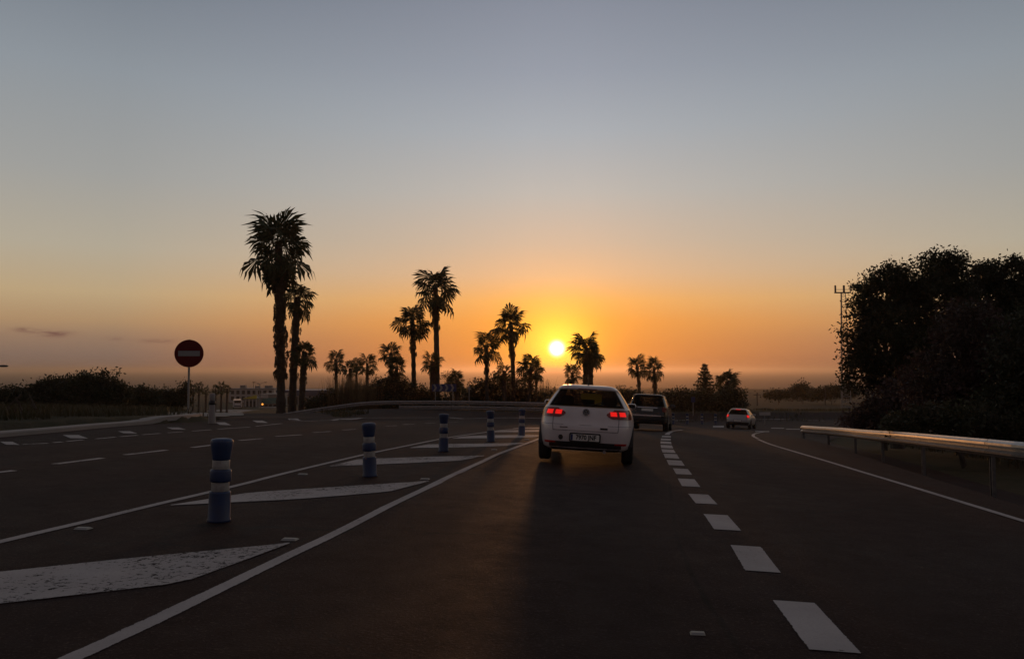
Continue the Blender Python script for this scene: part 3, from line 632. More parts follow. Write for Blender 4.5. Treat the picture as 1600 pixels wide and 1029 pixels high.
# ------------------------------------------------------------------ cars
def car_shape(L, tab, n=6.0):
    """horizontal slices: tab rows (z, half width, y of tail, y of nose); S(phi, z) is a point of the skin"""
    T = np.array(tab, float)
    def S(phi, z, off=0.0):
        hw = np.interp(z, T[:, 0], T[:, 1]) + off; yr = np.interp(z, T[:, 0], T[:, 2]) - off; yf = np.interp(z, T[:, 0], T[:, 3]) + off
        s, c = math.sin(phi), math.cos(phi); hl = (yf - yr) / 2; e = 2 / n
        return (hw * math.copysign(abs(s) ** e, s), (yf + yr) / 2 - hl * math.copysign(abs(c) ** e, c), z)
    def pa(a): return math.copysign(math.asin(min(1, abs(a)) ** (n / 2)), a)            # across the tail: x fraction
    def pb(b, sg=1): return sg * math.acos(math.copysign(min(1, abs(b)) ** (n / 2), b)) # along a side: 1 tail .. -1 nose
    return S, pa, pb
def make_car(name, L, tab, zs, paint, win, n=6.0, taper_top=True):
    """win: (a, z0, z1) of the rear window opening"""
    S, pa, pb = car_shape(L, tab, n)
    r = empty(name, (0, 0, 0))
    A = sorted(set([0, .15, .3, .45, .6, .7, .78, win[0], .875])); B = [.90, .93, .96, .985, .93 - .2, .6, .4, .2, 0]
    B = [.895, .93, .96, .985][::-1]; half = [pa(a) for a in A] + [pb(b) for b in (.895, .86, .8, .7, .5, .25, 0)]
    front = [math.pi - p for p in half[:-1]][::-1]; q = half + front; ph = q + [-p for p in q[1:-1]][::-1]
    def shell(off, skip_floor=False):
        mb = MB(); N = len(ph)
        for z in zs:
            for p in ph: mb.v.append(S(p, z, off))
        for i in range(len(zs) - 1):
            for k in range(N):
                k2 = (k + 1) % N; p0, p1 = ph[k], ph[k2]; mid = S((p0 + p1) / 2 if abs(p0 - p1) < 2 else p0, zs[i])
                zz = (zs[i] + zs[i + 1]) / 2; lim = pa(win[0]) + 1e-6
                if win[1] < zz < win[2] and ((abs(p0) <= lim and abs(p1) <= lim) or (min(abs(p0), abs(p1)) >= math.pi - lim)): continue
                mb.f.append((i * N + k, i * N + k2, (i + 1) * N + k2, (i + 1) * N + k))
        mb.f.append(tuple(range(N - 1, -1, -1))); mb.f.append(tuple(range((len(zs) - 1) * N, len(zs) * N))); return mb
    body = shell(0).build('body', paint, r, True)
    mb = shell(-.05); cab = mb.build('cabin', M['dark'], r)
    def patch(nm, m, p0, p1, z0, z1_, off=.004, parent=r, nu=8, nz=4, edge=None, thick=.004, lab=None):
        mb = MB(); N = nu + 1
        def row(z, a, b): return [S(a + (b - a) * k / nu, z, 0) for k in range(N)]
        for o_ in (off, off - thick - .004):
            for i in range(nz + 1):
                f = i / nz; z = z0 + (z1_ - z0) * f; a, b = (p0, p1) if edge is None else edge(f, p0, p1)
                mb.v += [S(a + (b - a) * k / nu, z, o_) for k in range(N)]
        K = (nz + 1) * N
        for i in range(nz):
            for k in range(nu): mb.f.append((i * N + k, i * N + k + 1, (i + 1) * N + k + 1, (i + 1) * N + k))
        for k in range(nu):
            mb.f.append((k + 1, k, K + k, K + k + 1)); t = nz * N; mb.f.append((t + k, t + k + 1, K + t + k + 1, K + t + k))
        for i in range(nz):
            mb.f.append((i * N, (i + 1) * N, K + (i + 1) * N, K + i * N)); e = nu; mb.f.append(((i + 1) * N + e, i * N + e, K + i * N + e, K + (i + 1) * N + e))
        o = mb.build(nm, m, parent); 
        if lab: o['label'] = lab
        return o
    return r, S, pa, pb, patch
def wheels(r, hw, yr_, yf_, rad, w=.21):
    for sx in (-1, 1):
        for y in (yr_, yf_):
            ty = MB().lathe([(rad * .62, -w / 2), (rad * .93, -w / 2), (rad, -w * .36), (rad, w * .36), (rad * .93, w / 2), (rad * .62, w / 2)], 28, (sx * (hw - w / 2), y, rad), 'x')
            o = empty('wheel', (0, 0, 0)); o.parent = r
            ty.build('tyre', M['tyre'], o, True)
            mb = MB(); x = sx * (hw - .02)
            for k in range(5):
                a = k * 2 * math.pi / 5
                mb.box((x, y + math.cos(a) * rad * .33, rad + math.sin(a) * rad * .33), (.03, rad * .58, .05), 0, (a, 0, 0))
            mb.lathe([(rad * .62, -.01), (rad * .62, .02), (rad * .55, .02)], 24, (x - sx * .05, y, rad), 'x'); mb.lathe([(.06, -.02), (.06, .02)], 10, (x, y, rad), 'x')
            mb.build('rim', M['rim'], o)
def arches(r, S, ys, rad, hw, m):
    for sx in (-1, 1):
        for y in ys:
            mb = MB(); n = 16; R1 = rad * 1.14; v = []
            for k in range(n + 1):
                a = math.pi * k / n; v.append((sx * (hw + .004), y + math.cos(a) * R1, rad * .95 + math.sin(a) * R1))
            v += [(p[0] - sx * .25, p[1], p[2]) for p in v]; K = n + 1
            mb.add(v, [tuple(range(K))] + [(k, k + 1, K + k + 1, K + k) for k in range(n)]); mb.build('wheel_arch', m, r)
def place_car(r, px, row, heading, roll=0.0):
    p = at(px, row); e = .5; gx = (z1(p[0] + e, p[1]) - z1(p[0] - e, p[1])) / (2 * e); gy = (z1(p[0], p[1] + e * 3) - z1(p[0], p[1] - e)) / (4 * e)
    up = Vector((-gx, -gy, 1)).normalized(); f = Vector((math.sin(heading), math.cos(heading), 0)); f = (f - up * f.dot(up)).normalized()
    rt = f.cross(up); m = Matrix((rt, f, up)).transposed() @ Matrix.Rotation(roll, 3, 'Y')
    r.rotation_euler = m.to_euler(); r.location = (p[0], p[1], p[2] + .008); return p
def text(name, s, size, m, parent, loc, rot=(math.pi / 2, 0, 0), depth=.002, sx=1.0):
    c = bpy.data.curves.new(name, 'FONT'); c.body = s; c.size = size; c.extrude = depth; c.align_x = 'CENTER'; c.align_y = 'CENTER'; c.resolution_u = 2; c.offset = .0035
    t_ = bpy.data.objects.new('lettering', c); COL.objects.link(t_); dg = bpy.context.evaluated_depsgraph_get(); dg.update()
    me = bpy.data.meshes.new_from_object(t_.evaluated_get(dg), depsgraph=dg); bpy.data.objects.remove(t_); bpy.data.curves.remove(c); me.name = name; me.materials.clear(); me.materials.append(m)
    o = bpy.data.objects.new(name, me); COL.objects.link(o); o.parent = parent; o.location = loc; o.rotation_euler = rot; o.scale = (sx, 1, 1); return o
def roundrect(w, h, rad, n=4):
    out = []
    for cx, cz, a0 in ((w / 2 - rad, h / 2 - rad, 0), (-w / 2 + rad, h / 2 - rad, 90), (-w / 2 + rad, -h / 2 + rad, 180), (w / 2 - rad, -h / 2 + rad, 270)):
        for k in range(n + 1): a = R(a0 + 90 * k / n); out.append((cx + rad * math.cos(a), cz + rad * math.sin(a)))
    return out
def plate(r, x, y, z, w, h, s, m_bg, blue=True, rake=0.0):
    pe = MB().prism([(p[0], p[1]) for p in roundrect(w + .05, h + .05, .03)], 0, .03).build('plate_frame', M['trim'], r, loc=(x, y + .004, z)); pe.rotation_euler = (rake, 0, 0)
    pl = MB().prism(roundrect(w, h, .012), -.006, .01).build('licence_plate', m_bg, r, loc=(x, y, z)); pl.rotation_euler = (rake, 0, 0)
    if blue: MB().box((-w / 2 + .022, -.008, 0), (.038, .003, h * .94)).build('blue_band', M['signblue'], pl)
    if s: text('plate_text', s, h * 1.02, M['ink'], pl, (.02, -.008, 0), sx=.86)
    return pl

def white_hatchback():
    L = 4.25
    tab = [(.22, .74, .16, 4.05), (.27, .84, .06, 4.15), (.36, .872, .02, 4.22), (.50, .89, 0, 4.25), (.62, .895, .0, 4.24), (.655, .895, .012, 4.22), (.70, .892, .045, 4.18), (.78, .878, .062, 3.95),
           (.86, .855, .085, 3.55), (.95, .815, .115, 3.05), (.985, .795, .135, 2.95), (1.10, .735, .21, 2.62), (1.22, .665, .29, 2.30), (1.335, .592, .37, 2.0), (1.345, .588, .335, 1.98), (1.375, .56, .33, 1.85), (1.41, .52, .36, 1.65),
           (1.435, .46, .46, 1.45), (1.452, .34, .7, 1.25), (1.458, .18, .95, 1.1)]
    zs = [t[0] for t in tab]
    r, S, pa, pb, patch = make_car('white_hatchback', L, tab, zs, M['white'], (.86, .985, 1.335))
    tag(r, 'white hatchback seen from behind with lit red tail lights, in the left lane', 'car')
    w = .865
    patch('rear_window', M['glass'], pa(-w), pa(w), .975, 1.343, .006, nu=14, nz=6)
    for sg in (-1, 1):
        patch('side_window', M['sglass'], pb(.80, sg), pb(-.55, sg), .99, 1.33, .005, nu=12, nz=5, edge=lambda f, a, b: (a, b + (a - b) * .10 * f))
        # door seams and handle
        for b in (.42, -.22): patch('door_seam', M['trim'], pb(b, sg), pb(b - .006, sg), .34, .97, .002, nu=1, nz=10, thick=.001)
        patch('door_handle', M['white'], pb(.36, sg), pb(.28, sg), .83, .86, .03, nu=3, nz=2, thick=.02)
        # tail light: dark red lens wrapping round the corner, two glowing elements
        tl = patch('tail_light', M['lens'], pa(.43) * sg, pb(.80, sg), .775, .945, .010, nu=12, nz=6, thick=.006,
                   edge=lambda f, a, b: (a + (b - a) * (.18 * (1 - math.sin(math.pi * min(1, f + .12)) ** .7)), b))
        for a0, a1 in ((.515, .65), (.705, .835)):
            patch('lamp_element', M['lit'], pa(a0) * sg, pa(a1) * sg, .822, .900, .014, tl, 4, 3, thick=.003)
        patch('bumper_reflector', M['refl_red'], pa(.62) * sg, pa(.86) * sg, .335, .372, .006, nu=6, nz=2)
        m = empty('side_mirror', (0, 0, 0)); m.parent = r
        q = S(pb(-.33, sg), .98); mb = MB(); mb.lathe([(.02, -.10), (.07, -.08), (.085, 0), (.07, .07), (.02, .09)], 12, (0, 0, 0), 'x'); mb.v = [(q[0] + sg * .06 + p[0], q[1] + p[1] * .8, q[2] + .03 + p[2] * .75) for p in mb.v]
        mb.build('mirror_housing', M['white'], m, True); MB().box((q[0] + sg * .06, q[1] - .062, q[2] + .03), (.13, .01, .085)).build('mirror_glass', M['sglass'], m)
    patch('windscreen', M['glass'], math.pi - pa(.84), math.pi + pa(.84), .99, 1.33, .005, nu=10, nz=5)
    patch('lower_valance', M['trim'], pa(-.80), pa(.80), .222, .372, .006, nu=14, nz=5, edge=lambda f, a, b: (a * (1 - .22 * f), b * (1 - .22 * f)))
    patch('tailgate_seam', M['trim'], pa(-.66), pa(.66), .553, .560, .0025, nu=14, nz=1, thick=.001)
    for sg in (-1, 1): patch('tailgate_seam', M['trim'], pa(.66) * sg, pa(.70) * sg, .558, .78, .0025, nu=1, nz=6, thick=.001, edge=lambda f, a, b: (a * (1 + .10 * f), a * (1 + .10 * f) + (b - a) * .16))
    patch('bumper_crease', M['trim'], pa(-.93), pa(.93), .652, .657, .0015, nu=16, nz=1, thick=.001)
    patch('badge', M['trim'], pa(.30), pa(.45), .592, .622, .006, nu=4, nz=1)
    patch('badge', M['chrome'], pa(-.52), pa(-.36), .60, .618, .006, nu=4, nz=1)
    # roof spoiler edge, third brake lamp, wiper
    patch('third_brake_lamp', M['lens'], pa(-.30), pa(.30), 1.350, 1.366, .006, nu=6, nz=1)
    a = S(0, .99, .012); b = S(pa(.40), 1.09, .016)
    MB().tube([a, ((a[0] + b[0]) / 2, (a[1] + b[1]) / 2 - .012, (a[2] + b[2]) / 2), b], .010, 5).build('wiper', M['trim'], r)
    # round emblem with its two letters
    q = S(0, .868, .012); em = empty('emblem', q); em.parent = r; em.rotation_euler = (R(-14), 0, 0)
    mb = MB(); N = 28
    for k in range(N):
        a0, a1 = 2 * math.pi * k / N, 2 * math.pi * (k + 1) / N; ri, ro = .052, .064; o = len(mb.v)
        for a_ in (a0, a1):
            for rr_, yy in ((ri, 0), (ro, 0), (ro, -.012), (ri, -.012)): mb.v.append((rr_ * math.cos(a_), yy, rr_ * math.sin(a_)))
        for j in range(4): mb.f.append((o + j, o + (j + 1) % 4, o + 4 + (j + 1) % 4, o + 4 + j))
    mb.build('ring', M['darkchrome'], em)
    def stroke(pts):
        mb = MB()
        for (x0, z0), (x1, z1_) in zip(pts[:-1], pts[1:]):
            d = Vector((x1 - x0, 0, z1_ - z0)); ln = d.length; ang = math.atan2(d.z, d.x)
            mb.box(((x0 + x1) / 2, -.006, (z0 + z1_) / 2), (ln + .008, .008, .010), 0, (0, -ang, 0))
        return mb
    stroke([(-.026, .046), (0, .006), (.026, .046)]).build('letter_stroke', M['darkchrome'], em)
    stroke([(-.047, .022), (-.022, -.043), (0, -.006), (.022, -.043), (.047, .022)]).build('letter_stroke', M['darkchrome'], em)
    MB().lathe([(.052, .004), (.052, .0)], 24, (0, 0, 0), 'y').build('disc', M['trim'], em)
    plate(r, 0, -.022, .448, .52, .112, '7970 JNF', M['plate'])
    q = S(pa(-.5), .44, .006); MB().lathe([(.04, -.004), (.043, 0), (.043, .01)], 16, q, 'y').build('tow_eye_cap', M['trim'], r, loc=(0, 0, 0))
    MB().tube([(0, .62, 1.45), (0, .60, 1.47), (0, .42, 1.66)], [.016, .012, .005], 6).build('aerial', M['trim'], r)
    # cabin: rear shelf, head restraints, two yellow pieces behind the glass
    MB().box((0, .70, .96), (1.35, .8, .03)).build('rear_shelf', M['dark'], r)
    for x in (-.42, .0, .42): MB().prism(roundrect(.26, .17, .06), 1.10, 1.20).build('head_restraint', M['dark'], r, loc=(x, 0, 1.09))
    MB().prism(roundrect(.30, .11, .03), .44, .48).build('yellow_piece', M['yellow'], r, loc=(.02, 0, 1.20)); MB().prism(roundrect(.13, .20, .03), .45, .49).build('yellow_piece', M['yellow'], r, loc=(.20, 0, 1.15))
    MB().tube([(.36, .35, .24), (.36, .10, .235)], .03, 10).build('exhaust_pipe', M['rim'], r)
    wheels(r, .885, .74, 3.36, .335); arches(r, S, (.74, 3.36), .335, .880, M['trim'])
    zm = lambda z: z * 1.06 if z <= .87 else .922 + (z - .87) * .84      # final proportions: taller flanks, lower glasshouse
    def remap(o):
        if o.name.split('.')[0] in ('wheel', 'wheel_arch', 'exhaust_pipe'): return
        if o.location.z: o.location.z = zm(o.location.z); return
        if o.data and o.data.users == 1:
            for v in o.data.vertices: v.co.z = zm(v.co.z)
        for c in o.children: remap(c)
    for c in list(r.children): remap(c)
    p = place_car(r, 912, 726.5, R(7.8), R(1.0)); r.scale = (.97, .97, 1.0); return p
CP = white_hatchback()

def black_suv():
    L = 4.5
    tab = [(.30, .80, .14, 4.35), (.36, .90, .04, 4.45), (.5, .92, .0, 4.5), (.70, .925, 0, 4.5), (.78, .92, .03, 4.45), (.95, .905, .05, 4.1), (1.05, .89, .07, 3.3), (1.10, .875, .08, 3.1), (1.25, .82, .15, 2.8), (1.42, .75, .24, 2.45),
           (1.54, .70, .31, 2.2), (1.56, .69, .26, 2.1), (1.60, .66, .27, 1.9), (1.635, .58, .4, 1.7), (1.65, .4, .7, 1.5)]
    r, S, pa, pb, patch = make_car('black_suv', L, tab, [t[0] for t in tab], M['black'], (.86, 1.10, 1.54))
    tag(r, 'black off-road car with unlit tail lights ahead of the white hatchback', 'car')
    patch('rear_window', M['glass'], pa(-.865), pa(.865), 1.09, 1.548, .006, nu=12, nz=5); patch('windscreen', M['glass'], math.pi - pa(.84), math.pi + pa(.84), 1.10, 1.54, .005)
    for sg in (-1, 1):
        patch('side_window', M['sglass'], pb(.84, sg), pb(-.6, sg), 1.11, 1.52, .005, nu=10, nz=4)
        patch('tail_light', M['lens'], pa(.74) * sg, pb(.85, sg), .86, 1.06, .010, nu=8, nz=4)
        patch('roof_rail', M['zinc'], pb(.82, sg), pb(-.35, sg), 1.575, 1.60, .03, nu=8, nz=1, thick=.02)
        m = empty('side_mirror', (0, 0, 0)); m.parent = r; q = S(pb(-.36, sg), 1.10); mb = MB(); mb.lathe([(.02, -.14), (.10, -.09), (.12, 0), (.09, .09), (.02, .13)], 10, (0, 0, 0), 'x')
        mb.v = [(q[0] + sg * .13 + p[0], q[1] + p[1] * .8, q[2] + .05 + p[2]) for p in mb.v]; mb.build('mirror_housing', M['black'], m, True); MB().box((q[0] + sg * .13, q[1] - .09, q[2] + .05), (.2, .01, .15)).build('mirror_glass', M['sglass'], m)
    patch('lower_bumper', M['trim'], pa(-.95), pa(.95), .31, .60, .008, nu=12, nz=3); patch('trim_strip', M['chrome'], pa(-.80), pa(.80), .66, .70, .010, nu=10, nz=1); patch('skid_plate', M['zinc'], pa(-.75), pa(.75), .32, .38, .016, nu=10, nz=1)
    patch('chrome_strip', M['chrome'], pa(-.5), pa(.5), 1.02, 1.05, .010, nu=8, nz=1)
    plate(r, 0, -.0 + S(0, .93)[1] - .02, .93, .52, .11, '', M['plate'], False)
    MB().box((0, .75, 1.06), (1.5, .8, .03)).build('rear_shelf', M['dark'], r)
    for x in (-.45, .45): MB().prism(roundrect(.28, .2, .06), 1.25, 1.35).build('head_restraint', M['dark'], r, loc=(x, 0, 1.24))
    wheels(r, .915, .85, 3.6, .36, .24); arches(r, S, (.85, 3.6), .36, .912, M['trim'])
    r.scale = (.96, .96, .96); return place_car(r, 1010, 672.5, R(14.5), R(1.2))
SP = black_suv()

def silver_car():
    L = 4.15
    tab = [(.26, .78, .12, 4.0), (.33, .86, .04, 4.1), (.5, .88, 0, 4.15), (.68, .885, 0, 4.14), (.75, .88, .03, 4.0), (.9, .855, .06, 3.5), (1.0, .82, .1, 2.9), (1.03, .80, .11, 2.8), (1.2, .71, .25, 2.4), (1.34, .63, .38, 2.1),
           (1.36, .62, .34, 2.05), (1.41, .56, .36, 1.8), (1.45, .45, .5, 1.5), (1.47, .25, .8, 1.25)]
    r, S, pa, pb, patch = make_car('silver_hatchback', L, tab, [t[0] for t in tab], M['silver'], (.86, 1.03, 1.34))
    tag(r, 'small silver hatchback in the bend with three red brake lights lit', 'car')
    patch('rear_window', M['glass'], pa(-.865), pa(.865), 1.02, 1.348, .006, nu=12, nz=5); patch('windscreen', M['glass'], math.pi - pa(.84), math.pi + pa(.84), 1.02, 1.34, .005)
    for sg in (-1, 1):
        patch('side_window', M['sglass'], pb(.80, sg), pb(-.55, sg), 1.03, 1.32, .005, nu=10, nz=4)
        tl = patch('tail_light', M['lens'], pa(.72) * sg, pb(.82, sg), .80, 1.03, .010, nu=8, nz=4); patch('lamp_element', M['lit'], pa(.75) * sg, pb(.86, sg), .83, 1.0, .016, tl, 5, 3, thick=.003)
        m = empty('side_mirror', (0, 0, 0)); m.parent = r; q = S(pb(-.34, sg), 1.0); MB().box((q[0] + sg * .10, q[1], q[2] + .04), (.20, .12, .13)).build('mirror_housing', M['silver'], m, bevel=.03)
    patch('third_brake_lamp', M['lit'], pa(-.28), pa(.28), 1.365, 1.405, .008, nu=6, nz=1)
    patch('lower_bumper', M['trim'], pa(-.88), pa(.88), .27, .47, .008, nu=12, nz=3)
    plate(r, 0, -.02, .58, .52, .11, '', M['plate'], False)
    MB().box((0, .7, .99), (1.35, .8, .03)).build('rear_shelf', M['dark'], r)
    wheels(r, .88, .78, 3.35, .33); arches(r, S, (.78, 3.35), .33, .876, M['trim'])
    r.scale = (.92, .92, .92); return place_car(r, 1152, 669.5, R(24), R(1))
KP = silver_car()
print('CARS', CP, SP, KP)
def town_van():
    p = at(371, 638.6); s = 12.5 / F * np.hypot(p[0], p[1]) / 1.8
    r = empty('white_van', p, R(20)); tag(r, 'tiny white van on the pale side road towards the town', 'van')
    mb = MB().prism([(-.88, .35), (.88, .35), (.90, .9), (.86, 1.25), (.76, 1.85), (.70, 1.92), (-.70, 1.92), (-.76, 1.85), (-.86, 1.25), (-.90, .9)], 0, 4.2); mb.build('body', M['white'], r, bevel=.06)
    MB().box((0, -.012, 1.5), (1.36, .02, .5)).build('windscreen', M['sglass'], r); MB().box((0, -.012, .62), (1.5, .02, .22)).build('bumper', M['trim'], r)
    for x in (-.68, .68): MB().box((x, -.014, .98), (.24, .02, .2)).build('headlight', M['signwhite'], r)
    wheels(r, .88, .8, 3.4, .34)
    r.scale = (s, s, s)
town_van()

# ------------------------------------------------------------------ fan palms
def frond_mesh(name, dead, seed, nseg=15):
    r_ = random.Random(seed); mb = MB(); hub = .34 if dead else .50; droop = .55 if dead else .60
    # leaf stalk
    pr = []
    for k in range(4):
        t = k / 3; pr.append((hub * t, 0, -.02 * t * t))
    for i in range(3):
        w0, w1 = .022 * (1 - .25 * i), .022 * (1 - .25 * (i + 1)); a, b = pr[i], pr[i + 1]
        mb.add([(a[0], -w0, a[2]), (a[0], w0, a[2]), (b[0], w1, b[2]), (b[0], -w1, b[2])], [(0, 1, 2, 3)])
    span = R(78 if dead else 138)
    for k in range(nseg):
        f = (k + .5) / nseg * 2 - 1; an = f * span + r_.uniform(-.04, .04); ln = (.52 - .10 * abs(f) ** 1.5) * r_.uniform(.84, 1.06) * (.85 if dead else 1)
        c, s = math.cos(an), math.sin(an); hw = span / nseg * .80
        vsh = .05 * (1 if k % 2 else -1) * .4                     # pleats
        mid = .70 * ln; tip = ln
        def P(rad, a_, dz): return (hub + rad * math.cos(a_) * (1 if not dead else .9), rad * math.sin(a_) * (.72 if dead else 1), dz)
        zc = lambda rad: -droop * (rad / .6) ** 2.0 * .6 - .10 * abs(s) * rad
        tz = zc(tip) - r_.uniform(.02, .12) * (1 + abs(f)); tr = tip * r_.uniform(.86, .98)
        mb.add([P(0, an, 0), P(mid, an - hw, zc(mid) + vsh), P(mid, an + hw, zc(mid) - vsh), P(tr * .82, an + hw * .62, zc(tip * .8) - .02), P(tr * .82, an - hw * .62, zc(tip * .8) - .02), P(tr, an + r_.uniform(-.05, .05), tz)],
               [(0, 1, 2), (1, 4, 3, 2), (4, 5, 3)])
    return mb.mesh(name)
FR = [frond_mesh('frond', False, 10 + k) for k in range(5)]; DF = [frond_mesh('dead_frond', True, 40 + k, 12) for k in range(3)]
for m_ in FR: m_.materials.append(M['frond'])
for m_ in DF: m_.materials.append(M['dead'])
PALM_GROUP = 'fan palms on the planted island'
def palm(px, row, d, r_px, trunk_px, label, n=34, dead=14, skirt=.9, base_px=None, base_row=None, seed=0, droop=0.0, group=PALM_GROUP, flat=1.0):
    rr = random.Random(seed * 31 + int(px)); c = pt(px, row, d); bx = pt(base_px if base_px else px, row, d)[0]; g = z1(bx, d)
    root = empty('palm_tree', (bx, d, g)); tag(root, label, 'palm tree', group)
    Rr = 1.18 * r_px / F * d; n = int(n * .80); h = c[2] - g; tw = trunk_px / F * d / 2; dx = c[0] - bx
    pts = []; rad = []; nz = max(8, min(26, int(h / .35)))
    for k in range(nz + 1):
        t = k / nz; pts.append((dx * t ** 1.6, 0, -.2 + (h - .05 * Rr + .2) * t)); rad.append(tw * (1.25 - .3 * min(1, t * 6) + rr.uniform(-.06, .06) + (.10 if k % 2 else -.05)) * (1 - .12 * t))
    MB().tube(pts, rad, 10).build('trunk', M['trunk'], root)
    for k in range(n):
        t = (k + .5) / n; pitch = R(86 - 132 * t ** .92 + rr.uniform(-9, 9)); yaw = k * 2.39996 + rr.uniform(-.25, .25); s = Rr * rr.uniform(.66, 1.2) * (1.0 - .08 * abs(t - .5))
        o = ob('frond', FR[rr.randrange(5)], None, root, (dx, 0, h - .12 * Rr - .28 * Rr * t)); o.rotation_euler = (rr.uniform(-.9, .9), -pitch + droop * t, yaw); o.scale = (s, s, s * flat)
    for k in range(dead):
        t = (k + .5) / dead; z = h - .35 * Rr - skirt * Rr * t; pitch = R(-66 - 20 * rr.random()); yaw = k * 2.39996 + rr.uniform(-.4, .4); s = Rr * rr.uniform(.55, .85)
        tt = max(0, z / h) ** 1.6
        o = ob('dead_frond', DF[rr.randrange(3)], None, root, (dx * tt + math.cos(yaw) * tw * .8, math.sin(yaw) * tw * .8, z)); o.rotation_euler = (rr.uniform(-.3, .3), -pitch, yaw); o.scale = (s, s * .8, s)
palm(435, 376, 63, 52, 13.5, 'tallest palm at left, broad ragged crown on a thick trunk', 52, 80, 2.8, 443, seed=1, droop=.55)
palm(465, 462, 65, 26, 12, 'second of the three left palms, its crown half way up beside the tallest trunk', 34, 60, 3.6, 459, seed=2, droop=.3)
palm(476, 548, 64, 21, 10, 'shortest of the left palms, leaning right against the tall trunks', 34, 30, 1.8, 472, seed=3)
palm(525, 561, 80, 19, 5, 'small palm with thin trunk, first one right of the left palm clump', 26, 8, .7, 526, seed=4)
palm(547, 574, 86, 15, 5, 'small dark palm tuft just right of the first small palm', 22, 10, 1.0, seed=5)
palm(557, 567, 92, 13, 4, 'smallest palm tuft in the row of four small palms', 20, 8, 1.0, seed=6)
palm(574, 566, 82, 17, 5, 'fourth small palm of the row, left of the bushy double palm', 26, 8, .9, seed=7)
palm(611, 549, 68, 18, 6, 'upper palm growing out of the big round bush', 30, 12, 1.2, seed=8)
palm(620, 570, 66, 18, 6, 'lower palm growing out of the big round bush', 26, 10, .8, 617, seed=9)
palm(644, 496, 68, 27, 8, 'second tallest of the middle palms, leaning under the crown of the tall one', 36, 22, 1.1, 648, seed=10)
palm(680, 444, 67, 35, 9.5, 'tallest palm in the middle, slender trunk with an open crown', 38, 20, 1.0, 684, seed=11)
palm(676, 563, 66, 17, 9, 'squat palm with a long dead skirt beside the tall middle trunk', 28, 40, 1.9, seed=12)
palm(714, 590, 65, 19, 8, 'low palm in the hedge right of the chevron board', 26, 10, .6, seed=13)
palm(760, 537, 66, 23, 7, 'mid height palm left of its taller neighbour near the sun', 32, 16, 1.0, 761, seed=14)
palm(798, 501, 68, 28, 7.5, 'tall palm left of the sun with hanging fronds', 36, 22, 1.1, 803, seed=15)
palm(788, 578, 66, 16, 8, 'low palm in the bushes under the tall palm left of the sun', 26, 10, .8, seed=16)
palm(830, 571, 66, 22, 6, 'round headed palm with bare trunk just left of the sun', 34, 20, 1.0, 826, seed=17)
palm(838, 577, 67, 14, 4, 'smaller palm behind the round headed palm left of the sun', 20, 8, .8, seed=22)
palm(894, 580, 74, 16, 5.5, 'small palm directly below right of the sun', 26, 10, .9, seed=18)
palm(916, 541, 72, 27, 7.5, 'dense palm right of the sun above the white hatchback', 38, 38, 1.3, 914, seed=19)
palm(922, 549, 74, 21, 7, 'second trunk of the dense palm pair right of the sun', 28, 24, 1.2, 924, seed=20)
palm(995, 568, 88, 17, 5.2, 'left one of the two palms above the black car', 28, 14, 1.1, 1000, seed=23)
palm(1022, 574, 86, 19, 5.0, 'right one of the two palms above the black car', 30, 16, 1.1, 1024, seed=24)
palm(1136, 594, 82, 20, 7, 'dense round headed palm right of the conical tree', 40, 20, .7, seed=25)
for k, (px, row, r_) in enumerate(((302, 606, 8), (311, 602, 9), (322, 608, 7), (337, 607, 8), (346, 603, 9), (355, 606, 8))):
    palm(px, row, 140 + 3 * (k % 3), r_, 3.2, ['far palm in the street row, just left of the marker post', 'far palm with a clear crown between sign pole and marker post', 'far palm close left of the marker post', 'far palm close right of the marker post',
         'taller far palm in the street row right of the marker post', 'last far palm of the street row next to the white building'][k] if k else 'far palm in the street row right beside the no entry sign pole', 16, 6, 1.0, seed=50 + k, group='far palms along the town street')

# ------------------------------------------------------------------ leafy trees and bushes
def leaves(blobs, n_per_m2, size, seed, up=.25, clump=16, spread=.55, aspect=.45, holes=0.0):
    """many small leaf faces in clumps spread through the blobs (x, y, z, rx, ry, rz)"""
    g = np.random.default_rng(seed); C = []
    for (x, y, z, rx, ry, rz) in blobs:
        area = 4 * math.pi * ((rx * ry + rx * rz + ry * rz) / 3); nc = max(4, int(area * n_per_m2 * 2.3 / clump))
        d = g.normal(size=(nc, 3)); d /= np.linalg.norm(d, axis=1)[:, None]
        q = g.random(nc) ** .36; lump = 1 + .16 * np.sin(d[:, 0] * 7 + seed) * np.sin(d[:, 2] * 6 + x) + .08 * np.sin(d[:, 1] * 13 + z)
        C.append(np.array((x, y, z)) + d * q[:, None] * lump[:, None] * np.array((rx, ry, rz)))
    C = np.vstack(C)
    if holes:                                  # leave whole sprays out so that the sky shows through in places
        f = 2.6; w = np.sin(C[:, 0] * f + seed) * np.sin(C[:, 2] * f * 1.1 + 1.7 * seed) + .6 * np.sin(C[:, 0] * f * 2.3 + C[:, 2] * 3.1) * np.sin(C[:, 2] * f * 1.9 + 2)
        C = C[w > -1.0 + holes]
    n = len(C) * clump; cc = np.repeat(C, clump, 0) + g.normal(size=(n, 3)) * size * spread * np.array((1.6, 1.6, 1.3))
    a = g.normal(size=(n, 3)); a[:, 2] -= up; a /= np.linalg.norm(a, axis=1)[:, None]
    b = np.cross(a, g.normal(size=(n, 3))); b /= np.linalg.norm(b, axis=1)[:, None] + 1e-9
    L = size * g.uniform(.6, 1.25, n)[:, None]; W = L * aspect
    V = np.stack([cc - a * L * .5, cc + b * W * .5, cc + a * L * .5, cc - b * W * .5], 1).reshape(-1, 3)
    return V, np.arange(n * 4).reshape(-1, 4)
